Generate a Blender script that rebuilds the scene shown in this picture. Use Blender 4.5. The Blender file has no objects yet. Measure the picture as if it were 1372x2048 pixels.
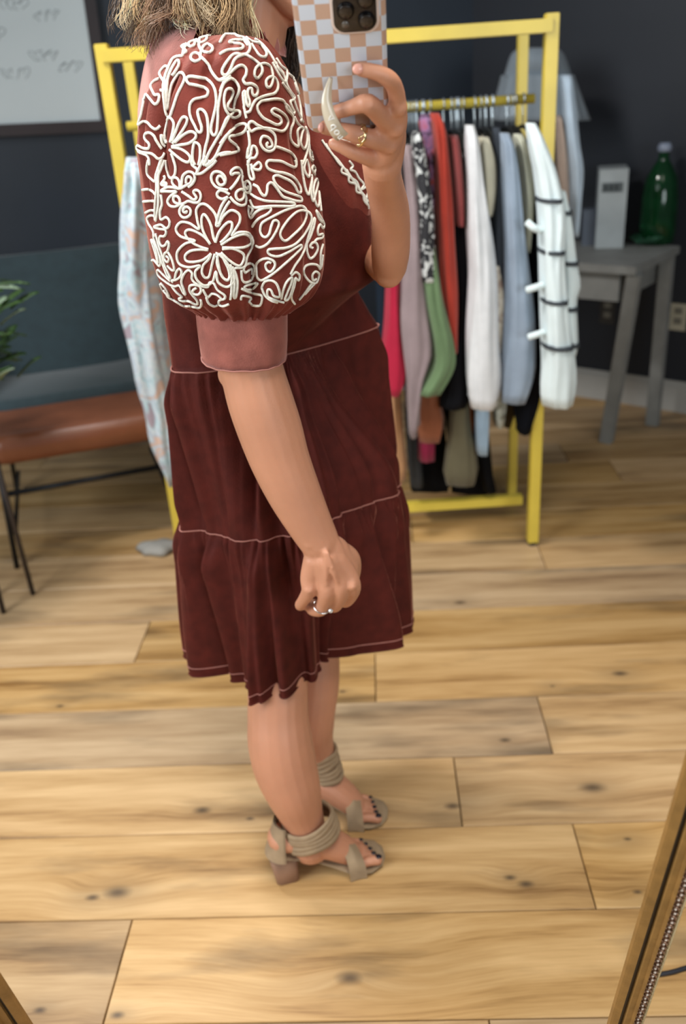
import bpy, bmesh, math, random
import numpy as np
from mathutils import Vector, Matrix
from mathutils.bvhtree import BVHTree
random.seed(7); rng = np.random.default_rng(7)
SC = bpy.context.scene; COL = SC.collection

# ------------------------------------------------------------------ camera
F_PX, CAM_H, TILT, ROLL = 1750.0, 1.41, math.radians(25.9), 0.0684
_c = math.sqrt(1-ROLL*ROLL)
FW = np.array([0, math.cos(TILT), -math.sin(TILT)]); U0 = np.array([0, math.sin(TILT), math.cos(TILT)]); R0 = np.array([1., 0, 0])
CX = _c*R0-ROLL*U0; CY = ROLL*R0+_c*U0; CC = np.array([0, 0, CAM_H])
cam = bpy.data.cameras.new('camera'); co = bpy.data.objects.new('camera', cam); COL.objects.link(co); SC.camera = co
M = Matrix(((CX[0], CY[0], -FW[0], 0), (CX[1], CY[1], -FW[1], 0), (CX[2], CY[2], -FW[2], CAM_H), (0, 0, 0, 1)))
co.matrix_world = M
cam.sensor_fit = 'VERTICAL'; cam.sensor_height = 36; cam.lens = F_PX/2048*36
cam.clip_start = 0.02; cam.clip_end = 60
cam.dof.use_dof = True; cam.dof.focus_distance = 1.05; cam.dof.aperture_fstop = 3.6
# ------------------------------------------------------------------ world, lamps, exposure
w = bpy.data.worlds.new('room_ambient'); SC.world = w; w.use_nodes = True
w.node_tree.nodes['Background'].inputs[0].default_value = (0.90, 0.95, 1.0, 1); w.node_tree.nodes['Background'].inputs[1].default_value = 0.13
def lamp(name, loc, tgt, sx, sy, power, col, spread=180):
    l = bpy.data.lights.new(name, 'AREA'); l.shape = 'RECTANGLE'; l.size = sx; l.size_y = sy; l.energy = power; l.color = col
    o = bpy.data.objects.new(name, l); COL.objects.link(o); o.location = loc
    o.rotation_euler = (Vector(tgt)-Vector(loc)).to_track_quat('-Z', 'Y').to_euler(); l.spread = math.radians(spread); return o
lamp('shop_window_light', (-2.3, -0.1, 2.1), (-.1, 1.4, .9), 1.5, 1.6, 92, (0.90, 0.96, 1.0))
lamp('ceiling_panel_light', (0.3, 0.5, 2.9), (0.1, 1.1, 0), 1.5, 1.1, 22, (1.0, 0.92, 0.82), 110)
lamp('ceiling_spot_light', (-0.9, 2.0, 2.75), (-.25, 1.3, 1.3), .4, .4, 52, (1.0, 0.96, 0.93))
lamp('front_window_light', (1.6, -1.6, 1.5), (0.4, 2.6, 1.25), 1.8, 1.2, 12, (0.88, 0.96, 1.0), 75)
SC.view_settings.view_transform = 'Standard'; SC.view_settings.look = 'None'; SC.view_settings.gamma = 1
SC.view_settings.use_curve_mapping = False; SC.view_settings.exposure = -0.18

# ------------------------------------------------------------------ helpers
def ray(px, py): return FW+CX*(px-686)/F_PX-CY*(py-1024)/F_PX
def WY(px, py, y): r = ray(px, py); return CC+r*(y/r[1])          # photo point at room depth y
def WH(px, py, h): r = ray(px, py); return CC+r*((h-CAM_H)/r[2])  # photo point at height h
def WD(px, py, z): return CC+ray(px, py)*z                        # photo point at lens distance z
def srgb(r, g, b):
    f = lambda c: ((c/255)/12.92 if c/255 <= .04045 else (((c/255)+.055)/1.055)**2.4)
    return (f(r), f(g), f(b), 1)
MATS = {}
def mat(name, col, rough=.6, metal=0, scale=8, var=.12, bump=0, bscale=None, stretch=(1, 1, 1), **kw):
    if name in MATS: return MATS[name]
    m = bpy.data.materials.new(name); m.use_nodes = True; nt = m.node_tree; N = nt.nodes; L = nt.links
    b = N['Principled BSDF']; b.inputs['Roughness'].default_value = rough; b.inputs['Metallic'].default_value = metal
    for k, v in kw.items():
        b.inputs[k.replace('_', ' ')].default_value = v
    tc = N.new('ShaderNodeTexCoord'); mp = N.new('ShaderNodeMapping'); mp.inputs['Scale'].default_value = stretch
    L.new(tc.outputs['Object'], mp.inputs[0])
    n = N.new('ShaderNodeTexNoise'); n.inputs['Scale'].default_value = scale; n.inputs['Detail'].default_value = 4; L.new(mp.outputs[0], n.inputs['Vector'])
    r = N.new('ShaderNodeValToRGB'); c = col
    r.color_ramp.elements[0].position = .3; r.color_ramp.elements[1].position = .7
    r.color_ramp.elements[0].color = (c[0]*(1-var), c[1]*(1-var), c[2]*(1-var), 1)
    r.color_ramp.elements[1].color = (min(1, c[0]*(1+var)), min(1, c[1]*(1+var)), min(1, c[2]*(1+var)), 1)
    L.new(n.outputs[0], r.inputs[0]); L.new(r.outputs[0], b.inputs['Base Color'])
    if bump:
        n2 = N.new('ShaderNodeTexNoise'); n2.inputs['Scale'].default_value = bscale or scale*6; n2.inputs['Detail'].default_value = 3
        L.new(mp.outputs[0], n2.inputs['Vector'])
        bp = N.new('ShaderNodeBump'); bp.inputs['Strength'].default_value = bump; bp.inputs['Distance'].default_value = .002
        L.new(n2.outputs[0], bp.inputs['Height']); L.new(bp.outputs[0], b.inputs['Normal'])
    MATS[name] = m; return m
def tag(o, label=None, cat=None, group=None, kind=None):
    if label: o['label'] = label
    if cat: o['category'] = cat
    if group: o['group'] = group
    if kind: o['kind'] = kind
    return o
def setpar(o, p):
    if p is not None:
        o.parent = p
        if p.type == 'EMPTY': o.matrix_parent_inverse = Matrix.Translation(-p.location)
def obj(name, vf, m=None, parent=None, smooth=True, label=None):
    v, f = vf
    me = bpy.data.meshes.new(name); me.from_pydata([tuple(map(float, p)) for p in v], [], [tuple(int(i) for i in q) for q in f]); me.update()
    if m: me.materials.append(m)
    if smooth: me.polygons.foreach_set('use_smooth', [True]*len(me.polygons))
    o = bpy.data.objects.new(name, me); COL.objects.link(o); setpar(o, parent)
    if label: o['label'] = label
    return o
def thing(name, label, cat, loc=(0, 0, 0), group=None):
    o = bpy.data.objects.new(name, None); COL.objects.link(o); o.location = loc; o.empty_display_size = .05
    return tag(o, label, cat, group)
def merge(*parts):
    V = []; Fc = []
    for v, f in parts:
        n = len(V); V += [tuple(p) for p in v]; Fc += [tuple(i+n for i in q) for q in f]
    return V, Fc
def loft(rings, closed=True, cap=True):
    n = len(rings[0]); V = [p for r in rings for p in r]; Fc = []
    for i in range(len(rings)-1):
        for j in range(n if closed else n-1):
            k = (j+1) % n; Fc.append((i*n+j, i*n+k, (i+1)*n+k, (i+1)*n+j))
    if cap and closed:
        Fc.append(tuple(range(n))[::-1]); Fc.append(tuple((len(rings)-1)*n+j for j in range(n)))
    return V, Fc
def fixn(vf):      # consistent outward normals
    bm = bmesh.new(); vs = [bm.verts.new(tuple(map(float, p))) for p in vf[0]]
    for q in vf[1]:
        try: bm.faces.new([vs[i] for i in q])
        except ValueError: pass
    bmesh.ops.recalc_face_normals(bm, faces=bm.faces); bm.verts.index_update()
    r = ([v.co[:] for v in bm.verts], [[v.index for v in f.verts] for f in bm.faces]); bm.free(); return r
def catmull(P, n=6, closed=False):
    P = [np.array(p, float) for p in P]; out = []; m = len(P)
    rngi = range(m) if closed else range(m-1)
    for i in rngi:
        if closed: a, b, c, d = P[(i-1) % m], P[i], P[(i+1) % m], P[(i+2) % m]
        else: a, b, c, d = P[max(i-1, 0)], P[i], P[i+1], P[min(i+2, m-1)]
        for k in range(n):
            t = k/n; out.append(.5*((2*b)+(-a+c)*t+(2*a-5*b+4*c-d)*t*t+(-a+3*b-3*c+d)*t**3))
    if not closed: out.append(P[-1])
    return out
def tube(P, R, seg=8, closed=False, flat=1.0, up=None, round_ends=False):
    P = [np.array(p, float) for p in P]; n = len(P)
    R = [R]*n if np.isscalar(R) else list(R)
    T = []
    for i in range(n):
        a = P[(i-1) % n] if closed or i > 0 else P[0]; b = P[(i+1) % n] if closed or i < n-1 else P[-1]
        t = b-a; T.append(t/(np.linalg.norm(t)+1e-12))
    ref = np.array(up, float) if up is not None else (np.array([0, 0, 1.]) if abs(T[0][2]) < .9 else np.array([1., 0, 0]))
    rings = []; u = ref-T[0]*(ref@T[0]); u /= np.linalg.norm(u)
    if round_ends and not closed:
        e0 = [(P[0]-T[0]*R[0]*math.sin(a), R[0]*math.cos(a), T[0]) for a in (1.45, 1.0, .5)]
        e1 = [(P[-1]+T[-1]*R[-1]*math.sin(a), R[-1]*math.cos(a), T[-1]) for a in (.5, 1.0, 1.45)]
    else: e0 = e1 = []
    for p, r, t in e0+list(zip(P, R, T))+e1:
        if up is not None: u = ref-t*(ref@t)
        else: u = u-t*(u@t)
        u = u/(np.linalg.norm(u)+1e-12); v = np.cross(t, u)
        rings.append([p+r*(math.cos(2*math.pi*k/seg)*u+flat*math.sin(2*math.pi*k/seg)*v) for k in range(seg)])
    if closed: rings.append(rings[0]); return loft(rings, cap=False)
    return loft(rings)
def limb(P, R, n=5, seg=16, flat=1.0, up=None):
    Q = catmull([tuple(p)+(r,) for p, r in zip(P, R)], n)
    return tube([q[:3] for q in Q], [q[3] for q in Q], seg, flat=flat, up=up, round_ends=True)
def box(c, s, bev=0, R=None):
    bm = bmesh.new(); bmesh.ops.create_cube(bm, size=1); bmesh.ops.scale(bm, vec=s, verts=bm.verts)
    if bev: bmesh.ops.bevel(bm, geom=bm.edges, offset=bev, segments=2, affect='EDGES')
    if R is not None: bmesh.ops.transform(bm, matrix=R.to_4x4(), verts=bm.verts)
    bmesh.ops.translate(bm, vec=tuple(map(float, c)), verts=bm.verts); bm.verts.index_update()
    r = ([v.co[:] for v in bm.verts], [[v.index for v in f.verts] for f in bm.faces]); bm.free(); return r
def bar(a, b, w, d=None, bev=.002, up=(0, 1, 0)):      # rectangular bar from a to b
    a = Vector(tuple(map(float, a))); b = Vector(tuple(map(float, b))); t = (b-a).normalized(); u = Vector(up); u = (u-t*u.dot(t)).normalized(); s = u.cross(t)
    Rm = Matrix((s, u, t)).transposed()
    return box((a+b)/2, (w, d or w, (b-a).length), bev, Rm)
def ball(c, r, seg=16, rot=None):
    bm = bmesh.new(); bmesh.ops.create_uvsphere(bm, u_segments=seg, v_segments=seg//2+2, radius=1)
    r = (r, r, r) if np.isscalar(r) else r
    bmesh.ops.scale(bm, vec=r, verts=bm.verts)
    if rot is not None: bmesh.ops.transform(bm, matrix=rot.to_4x4(), verts=bm.verts)
    bmesh.ops.translate(bm, vec=tuple(map(float, c)), verts=bm.verts); bm.verts.index_update()
    o = ([v.co[:] for v in bm.verts], [[v.index for v in f.verts] for f in bm.faces]); bm.free(); return o
def disc(c, n, r, h, seg=24, bev=.0):
    n = np.array(n, float); n /= np.linalg.norm(n); c = np.array(c, float)
    return tube([c, c+n*h*.98, c+n*h], [r, r, r*.97], seg)
SM = lambda a, b, x: (lambda t: t*t*(3-2*t))(min(1, max(0, (x-a)/(b-a))))

# ------------------------------------------------------------------ floor of oak planks
ANG = math.radians(-3.1); PW = .211; V0 = .945
def wood():
    m = bpy.data.materials.new('oak_plank'); m.use_nodes = True; nt = m.node_tree; N = nt.nodes; L = nt.links; b = N['Principled BSDF']
    def math_(op, a, c=None, cl=False):
        n = N.new('ShaderNodeMath'); n.operation = op; n.use_clamp = cl
        for i, v in enumerate((a, c)):
            if v is None: continue
            if isinstance(v, (int, float)): n.inputs[i].default_value = v
            else: L.new(v, n.inputs[i])
        return n.outputs[0]
    g = N.new('ShaderNodeNewGeometry'); rot = N.new('ShaderNodeVectorRotate'); rot.rotation_type = 'Z_AXIS'; rot.inputs['Angle'].default_value = -ANG
    L.new(g.outputs['Position'], rot.inputs['Vector'])
    oi = N.new('ShaderNodeObjectInfo'); sp = N.new('ShaderNodeSeparateXYZ'); L.new(rot.outputs[0], sp.inputs[0])
    U, V = sp.outputs[0], sp.outputs[1]
    rz = math_('MULTIPLY', oi.outputs['Random'], 37.)
    KN = [(700, 1955, .028, .13), (235, 1785, .03, .06), (185, 1795, .016, .05), (500, 1637, .012, .03), (120, 1412, .012, .03), (1020, 1755, .013, .03), (1052, 1768, .016, .04), (905, 1612, .02, .06), (1185, 1575, .03, .06), (1240, 1347, .022, .05), (1255, 1678, .010, .05), (685, 1383, .01, .02), (405, 1620, .02, .04), (1105, 1372, .008, .03), (1275, 1784, .010, .06), (920, 1205, .02, .05), (235, 2030, .014, .03), (1010, 1480, .015, .04), (80, 2020, .012, .03)]
    dark = None; warp = None; ring = None
    for px, py, r, s in KN:
        p = WH(px, py, 0); u0 = p[0]*math.cos(ANG)+p[1]*math.sin(ANG); v0 = -p[0]*math.sin(ANG)+p[1]*math.cos(ANG)
        cb = N.new('ShaderNodeCombineXYZ'); L.new(math_('MULTIPLY', math_('SUBTRACT', U, u0), .55), cb.inputs[0]); L.new(math_('SUBTRACT', V, v0), cb.inputs[1])
        ln = N.new('ShaderNodeVectorMath'); ln.operation = 'LENGTH'; L.new(cb.outputs[0], ln.inputs[0]); d = ln.outputs['Value']
        gz = math_('POWER', 2.718, math_('MULTIPLY', math_('MULTIPLY', d, d), -1/(s*s*.5)))
        dk = math_('POWER', 2.718, math_('MULTIPLY', math_('MULTIPLY', d, d), -1/(r*r*.35)))
        wv = math_('MULTIPLY', math_('MULTIPLY', gz, d), .8)
        warp = wv if warp is None else math_('ADD', warp, wv); dark = dk if dark is None else math_('MAXIMUM', dark, dk)
        ring = gz if ring is None else math_('MAXIMUM', ring, gz)
    cb = N.new('ShaderNodeCombineXYZ'); L.new(math_('MULTIPLY', U, 1.3), cb.inputs[0]); L.new(math_('MULTIPLY', math_('ADD', V, warp), 17.), cb.inputs[1]); L.new(rz, cb.inputs[2])
    n1 = N.new('ShaderNodeTexNoise'); n1.inputs['Scale'].default_value = 1.; n1.inputs['Detail'].default_value = 6; n1.inputs['Roughness'].default_value = .6; n1.inputs['Distortion'].default_value = .25; L.new(cb.outputs[0], n1.inputs['Vector'])
    cb2 = N.new('ShaderNodeCombineXYZ'); L.new(math_('MULTIPLY', U, 9.), cb2.inputs[0]); L.new(math_('MULTIPLY', math_('ADD', V, warp), 220.), cb2.inputs[1]); L.new(rz, cb2.inputs[2])
    n2 = N.new('ShaderNodeTexNoise'); n2.inputs['Scale'].default_value = 1.; n2.inputs['Detail'].default_value = 3; L.new(cb2.outputs[0], n2.inputs['Vector'])
    cb3 = N.new('ShaderNodeCombineXYZ'); L.new(math_('MULTIPLY', U, 2.0), cb3.inputs[0]); L.new(math_('MULTIPLY', V, 9.), cb3.inputs[1]); L.new(math_('ADD', rz, 5.), cb3.inputs[2])
    n3 = N.new('ShaderNodeTexNoise'); n3.inputs['Scale'].default_value = 1.; n3.inputs['Detail'].default_value = 5; L.new(cb3.outputs[0], n3.inputs['Vector'])
    rp = N.new('ShaderNodeValToRGB'); e = rp.color_ramp.elements
    e[0].position = .32; e[0].color = srgb(134, 98, 58); e[1].position = .63; e[1].color = srgb(212, 177, 128)
    k = e.new(.45); k.color = srgb(184, 147, 98)
    L.new(math_('ADD', math_('MULTIPLY', n1.outputs[0], .8), math_('MULTIPLY', n2.outputs[0], .2)), rp.inputs[0])
    hs = N.new('ShaderNodeHueSaturation'); L.new(rp.outputs[0], hs.inputs['Color'])
    L.new(math_('ADD', math_('MULTIPLY', oi.outputs['Random'], .30), .80), hs.inputs['Value'])
    r2 = math_('FRACT', math_('MULTIPLY', oi.outputs['Random'], 13.7)); L.new(math_('ADD', math_('MULTIPLY', r2, .25), .85), hs.inputs['Saturation'])
    mx = N.new('ShaderNodeMix'); mx.data_type = 'RGBA'; mx.inputs['B'].default_value = srgb(74, 60, 46); L.new(hs.outputs[0], mx.inputs['A'])
    spot = N.new('ShaderNodeMapRange'); spot.inputs[1].default_value = .54; spot.inputs[2].default_value = .76; spot.inputs[3].default_value = 0; spot.inputs[4].default_value = .8; L.new(n3.outputs[0], spot.inputs[0])
    rr = math_('MULTIPLY', ring, math_('MULTIPLY', n1.outputs[0], .55))
    L.new(math_('MAXIMUM', math_('MAXIMUM', math_('MULTIPLY', dark, .9), rr), spot.outputs[0], ), mx.inputs['Factor'])
    L.new(mx.outputs['Result'], b.inputs['Base Color']); b.inputs['Roughness'].default_value = .42
    bp = N.new('ShaderNodeBump'); bp.inputs['Strength'].default_value = .25; bp.inputs['Distance'].default_value = .001; L.new(n1.outputs[0], bp.inputs['Height']); L.new(bp.outputs[0], b.inputs['Normal'])
    return m
WOOD = wood()
floor = tag(obj('floor', box((0.1, 2.0, -.035), (6.4, 6.6, .03)), mat('subfloor', srgb(30, 22, 16)), smooth=False), 'wide honey oak plank floor with dark knots', kind='structure')
fixed = {0: [-.55+.03], 1: [.36], 3: [.36], 7: [.50]}
def plank(u0, u1, v0, v1):
    g = .0012; u0 += g; u1 -= g; v0 += g; v1 -= g; e = .0012; V = []
    for (a, b, c, d, z) in ((u0, u1, v0, v1, -.02), (u0, u1, v0, v1, -.0015), (u0+e, u1-e, v0+e, v1-e, 0)):
        for u, v in ((a, c), (b, c), (b, d), (a, d)): V.append((u*math.cos(ANG)-v*math.sin(ANG), u*math.sin(ANG)+v*math.cos(ANG), z))
    Fc = [(8, 9, 10, 11)]+[(i*4+j, i*4+(j+1) % 4, (i+1)*4+(j+1) % 4, (i+1)*4+j) for i in (0, 1) for j in range(4)]
    obj('plank', (V, Fc), WOOD, floor, smooth=False)
for row in range(-9, 18):
    v0 = V0+row*PW; cuts = sorted(fixed.get(row, []))
    if cuts: xs = cuts[:]
    else: xs = [random.uniform(-.9, .9)]
    while xs[-1] < 2.9: xs.append(xs[-1]+random.uniform(1.3, 2.1))
    while xs[0] > -2.9: xs.insert(0, xs[0]-random.uniform(1.3, 2.1))
    for a, b in zip(xs[:-1], xs[1:]): plank(a, b, v0, v0+PW)

# ------------------------------------------------------------------ walls
WALLM = mat('dark_wall_paint', srgb(33, 43, 55), .55, scale=3, var=.10, bump=.15, bscale=60)
WALLR = mat('darker_wall_paint', srgb(31, 36, 45), .6, scale=3, var=.08, bump=.15, bscale=60)
BASEM = mat('baseboard_paint', srgb(176, 176, 172), .45, scale=5, var=.05)
C0 = np.array([.719, 4.393]); dR = np.array([.767, -.642]); nR = np.array([-.642, -.767]); dL = np.array([-math.cos(math.radians(13)), -math.sin(math.radians(13))]); nL = np.array([-dL[1], dL[0]])
if nL[1] > 0: nL = -nL
def wallbox(p, d, n, ln, z0, z1, th, off=0):       # slab on the room side of line p->d
    a = np.array(p)+np.array(n)*off; d = np.array(d); n = np.array(n)
    cn = [a, a+d*ln, a+d*ln+n*th, a+n*th]
    V = [(c[0], c[1], z) for z in (z0, z1) for c in cn]
    return fixn((V, [(0, 1, 2, 3), (4, 5, 6, 7), (0, 1, 5, 4), (1, 2, 6, 5), (2, 3, 7, 6), (3, 0, 4, 7)]))
tag(obj('wall_back', wallbox(C0, dL, -nL, 3.4, 0, 2.8, .1), WALLM, smooth=False), kind='structure')
tag(obj('wall_right', wallbox(C0, dR, -nR, 3.0, 0, 2.8, .1), WALLR, smooth=False), kind='structure')
for nm, d, n, ln in (('baseboard_back', dL, nL, 3.4), ('baseboard_right', dR, nR, 3.0)):
    tag(obj(nm, merge(wallbox(C0, d, n, ln, 0, .12, .016), wallbox(C0, d, n, ln, .12, .14, .010)), BASEM, smooth=False), kind='structure')
# whiteboard
def onwall(px, py, off=0, C=C0, d=dL, n=nL):
    r = ray(px, py); A = C+n*off
    Mx = np.array([[r[0], -d[0]], [r[1], -d[1]]]); t = np.linalg.solve(Mx, A); return CC+r*t[0]
tr = onwall(201, 240, .02); vv = np.array([0, 0, 1.]); dd = np.array([dL[0], dL[1], 0])
th_ = math.radians(-1.6); ax = dd*math.cos(th_)+vv*math.sin(th_)*-1; ay = vv*math.cos(th_)+dd*math.sin(th_)
wb = thing('whiteboard', 'large pale whiteboard in thin dark brown frame on dark wall, top left', 'whiteboard', tuple(tr))
n3 = np.array([nL[0], nL[1], 0]); W_, H_ = 1.5, 1.0
def quadslab(o, a, b, n, la, lb, t):
    V = [o, o+a*la, o+a*la+b*lb, o+b*lb]; V = V+[p+n*t for p in V]
    return fixn((V, [(0, 1, 2, 3), (4, 5, 6, 7), (0, 1, 5, 4), (1, 2, 6, 5), (2, 3, 7, 6), (3, 0, 4, 7)]))
def wbmat():
    m = mat('whiteboard_surface', srgb(216, 226, 228), .3, scale=2, var=.03)
    return m
obj('writing_surface', quadslab(tr, ax, ay, n3, W_, H_, .006), wbmat(), wb, smooth=False)
FRB = mat('dark_brown_frame', srgb(44, 32, 34), .5)
obj('frame', merge(quadslab(tr-ay*.045-ax*.045, ax, ay, n3, W_+.09, .045, .022), quadslab(tr-ax*.045, ax, ay, n3, .045, H_+.04, .022),
                   quadslab(tr+ay*H_-ax*.045, ax, ay, n3, W_+.09, .045, .022)), FRB, wb, smooth=False)
INK = mat('faded_grey_marker', srgb(178, 186, 188), .6)
mk = []
for sx, sy, k in ((.06, .20, 3), (.14, .24, 4), (.26, .18, 4), (.33, .32, 3), (.12, .38, 3), (.22, .42, 4), (.35, .46, 4), (.1, .55, 4), (.3, .58, 4)):
    for q in range(k):
        p0 = [tr+ax*(sx+q*.03+random.uniform(-.01, .01)+.012*math.cos(a*1.3+q)*(1+a*.05))+ay*(sy+.018*math.sin(a)+random.uniform(-.004, .004))+n3*.0068 for a in np.linspace(0, 5, 7)]
        mk.append(tube(catmull(p0, 3), .0018, 4))
for q_ in mk: obj('handwritten_word', q_, INK, wb)
# wall sockets
def socket(px, py, col, lab):
    p = onwall(px, py, 0, C0, dR, nR); e = thing('wall_socket', lab, 'outlet', tuple(p)); d3 = np.array([dR[0], dR[1], 0]); m3 = np.array([nR[0], nR[1], 0])
    o = p-d3*.035-vv*.057
    obj('cover_plate', quadslab(o, d3, vv, m3, .07, .115, .006), col, e, smooth=False)
    for k in (.028, .072): obj('receptacle', quadslab(o+d3*.019+vv*k, d3, vv, m3, .032, .026, .009), mat('socket_face', srgb(120, 118, 108), .4), e, smooth=False)
socket(1357, 634, mat('cream_plastic', srgb(185, 180, 160), .4), 'cream wall socket on dark wall right of the grey table leg')
socket(1216, 622, mat('dark_plastic', srgb(52, 50, 48), .5), 'dark wall socket under the grey table')  # cover plate in dark grey plastic

# ------------------------------------------------------------------ velvet etc
def velvet(name, base, sheen, tint, sh_r=.35, edge=None):
    m = mat(name, base, .75, scale=38, var=.22, bump=.35, bscale=420, Sheen_Weight=sheen, Sheen_Roughness=sh_r, Sheen_Tint=tint, Specular_IOR_Level=.2)
    return m
VEL = velvet('rust_velvet', (.075, .0105, .007, 1), .5, (1.0, .38, .27, 1), .18)
VELC = velvet('rust_velvet_cuff', (.30, .095, .072, 1), .5, (1.0, .62, .56, 1), .5)
VELY = velvet('rust_velvet_lit', (.36, .135, .115, 1), .9, (1.0, .66, .62, 1), .5)  # rust velvet with the light on the back shoulder put into the colour
VELS = velvet('rust_velvet_sleeve', (.17, .032, .022, 1), .5, (1.0, .50, .40, 1), .32)
SEAM = mat('seam_thread', srgb(176, 118, 106), .7)
SKIN = mat('skin', srgb(200, 142, 112), .48, scale=14, var=.07, bump=.12, bscale=300, Subsurface_Weight=.12, Subsurface_Radius=(1, .35, .2), Subsurface_Scale=.006)
CORD = mat('cream_cord', srgb(238, 236, 224), .7, scale=300, var=.12, bump=.5, bscale=900)

person = thing('person', 'woman in rust velvet dress with cord embroidered puff sleeves holding up a phone', 'person', (-.09, 1.36, 0))
BC = np.array([-.09, 1.385])
# ---- tiered skirt
def profile_from(pts_px, h, back):
    P = [WH(x, y, h)[:2] for x, y in pts_px]+[np.array(b) for b in back]
    Q = catmull([tuple(p) for p in P], 8, closed=True); A = []; Rr = []
    for q in Q: d = np.array(q)-BC; A.append(math.atan2(d[1], d[0]) % (2*math.pi)); Rr.append(np.hypot(*d))
    idx = np.argsort(A); A = np.array(A)[idx]; Rr = np.array(Rr)[idx]
    G_ = np.linspace(0, 2*math.pi, 721)[:-1]; V_ = np.interp(G_, A, Rr, period=2*math.pi); K_ = np.exp(-(np.arange(-8, 9)/3.2)**2); K_ /= K_.sum()
    V_ = np.convolve(np.concatenate([V_[-8:], V_, V_[:8]]), K_, 'valid')
    return lambda a: float(np.interp(a % (2*math.pi), G_, V_, period=2*math.pi))
H1, H2, H3 = 1.03, .742, .435
p1 = profile_from([(345, 735), (385, 745), (430, 742), (500, 728), (560, 712), (650, 688), (752, 655)], H1, [(.055, 1.55), (-.09, 1.58), (-.22, 1.53)])
p2 = profile_from([(365, 1050), (420, 1062), (490, 1080), (560, 1072), (600, 1062), (680, 1028), (740, 1005), (792, 985)], H2, [(.07, 1.57), (-.09, 1.60), (-.25, 1.56)])
p3 = profile_from([(385, 1352), (430, 1352), (474, 1346), (492, 1385), (512, 1420), (530, 1392), (550, 1378), (574, 1398), (600, 1378), (634, 1346), (640, 1322), (652, 1318), (700, 1312), (735, 1290), (790, 1284), (828, 1296)], H3, [(.11, 1.50), (.03, 1.60), (-.10, 1.62), (-.24, 1.58), (-.31, 1.47)])
NS = 560
_ga = np.linspace(0, 2*math.pi, 2881); _gp = np.array([(p2(a)*math.cos(a), p2(a)*math.sin(a)) for a in _ga]); _gs = np.concatenate([[0], np.cumsum(np.hypot(*(np.diff(_gp, axis=0).T)))])
AL = [float(np.interp(_gs[-1]*j/NS, _gs, _ga)) for j in range(NS)]      # ring angles evenly spaced along the cloth
def ring_from(fn, h, amp=0, seed=0, k=(31, 47, 71), dip=0):
    r_ = np.random.default_rng(seed); ph = r_.uniform(0, 6.28, 6); out = []
    for j in range(NS):
        a = 2*math.pi*j/NS
        g = (math.sin(k[0]*a+ph[0]+1.3*math.sin(3*a+ph[3]))+.7*math.sin(k[1]*a+ph[1]+2*math.sin(2*a+ph[4]))+.5*math.sin(k[2]*a+ph[2]))
        r = fn(a)+amp*g; out.append((BC[0]+r*math.cos(a), BC[1]+r*math.sin(a), h+dip*g))
    return out
def tier(fa, fb, ha, hb, seed, flare=.006, big=.004, kg=(17, 27, 39)):
    rings = []
    for i in range(49):
        t = i/48; wgt = SM(0, 1, t)
        f = lambda a, wgt=wgt: fa(a)*(1-wgt)+fb(a)*wgt
        g_amp = .0034*math.exp(-t*5)*SM(0, .03, t)+.0003
        rr = np.random.default_rng(seed+5); ph = rr.uniform(0, 6.28, 6); rg = []
        fr = np.random.default_rng(seed); p_ = fr.uniform(0, 6.28, 6)
        for j in range(NS):
            a = 2*math.pi*j/NS; aa = AL[j]
            g = math.sin(83*a+ph[0]+2*math.sin(4*a))+.7*math.sin(127*a+ph[1])
            c = math.sin(kg[0]*a+p_[0]+1.6*math.sin(3*a+p_[3])); c2 = math.sin(kg[1]*a+p_[1]+1.2*math.sin(2*a+p_[4])); c3 = math.sin(kg[2]*a+p_[2])
            fold = (abs(c)**.8*(1 if c > 0 else -1)*big+c2*big*.6+c3*big*.38*(1-.5*t))*(SM(0, .22, t)*(.8 if seed == 3 else 1.)+.0)*((1-.55*SM(.8, 1, t)) if seed == 3 else 1)
            puff = .010*math.sin(math.pi*min(1, t*3))*.5 if t < .33 else 0
            r = f(aa)+g*g_amp+fold+flare*math.sin(math.pi*min(1, t*2.2)*.5)*(1-t)+puff*.6
            rg.append((BC[0]+r*math.cos(aa), BC[1]+r*math.sin(aa), ha*(1-t)+hb*t))
        rings.append(rg)
    return rings
dress = thing  # (the dress parts hang on the person)
r1 = tier(p1, lambda a: p2(a)+.004, H1, H2-.001, 3, flare=.004, big=.0105, kg=(19, 31, 47))
_ra = np.array([math.hypot(p[0]-BC[0], p[1]-BC[1]) for p in r1[-1]]); _aa = np.array(AL)
r2 = tier(lambda a: float(np.interp(a % (2*math.pi), _aa, _ra, period=2*math.pi)), p3, H2, H3, 11, flare=.008, big=.0112, kg=(17, 29, 43))
t1 = obj('skirt_tier', loft(r1, cap=False), VEL, person); t2 = obj('skirt_tier', loft(r2, cap=False), VEL, person)
for o, rg, h in ((t1, r1, 0), (t2, r2, 0)):
    pts = [tuple(np.array(p)+np.array([(p[0]-BC[0])*.012, (p[1]-BC[1])*.012, .0])) for p in rg[0]]
    obj('seam', tube(pts, .0010, 5, closed=True), SEAM, o, label='pale puckered seam line')
hem = [np.array(p) for p in r2[-1]]
obj('hem_roll', tube([p+np.array([0, 0, .002]) for p in hem], .0022, 6, closed=True), VEL, t2)
for dz in (10, 10.8):
    rg = r2[int(48-(dz-9)*1.2)-1]; rg = [np.array(p)+np.array([(p[0]-BC[0])*.004, (p[1]-BC[1])*.004, -(dz-10)*.007]) for p in rg]
    obj('hem_stitching', tube(rg, .0006, 4, closed=True), SEAM, t2)
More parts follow.
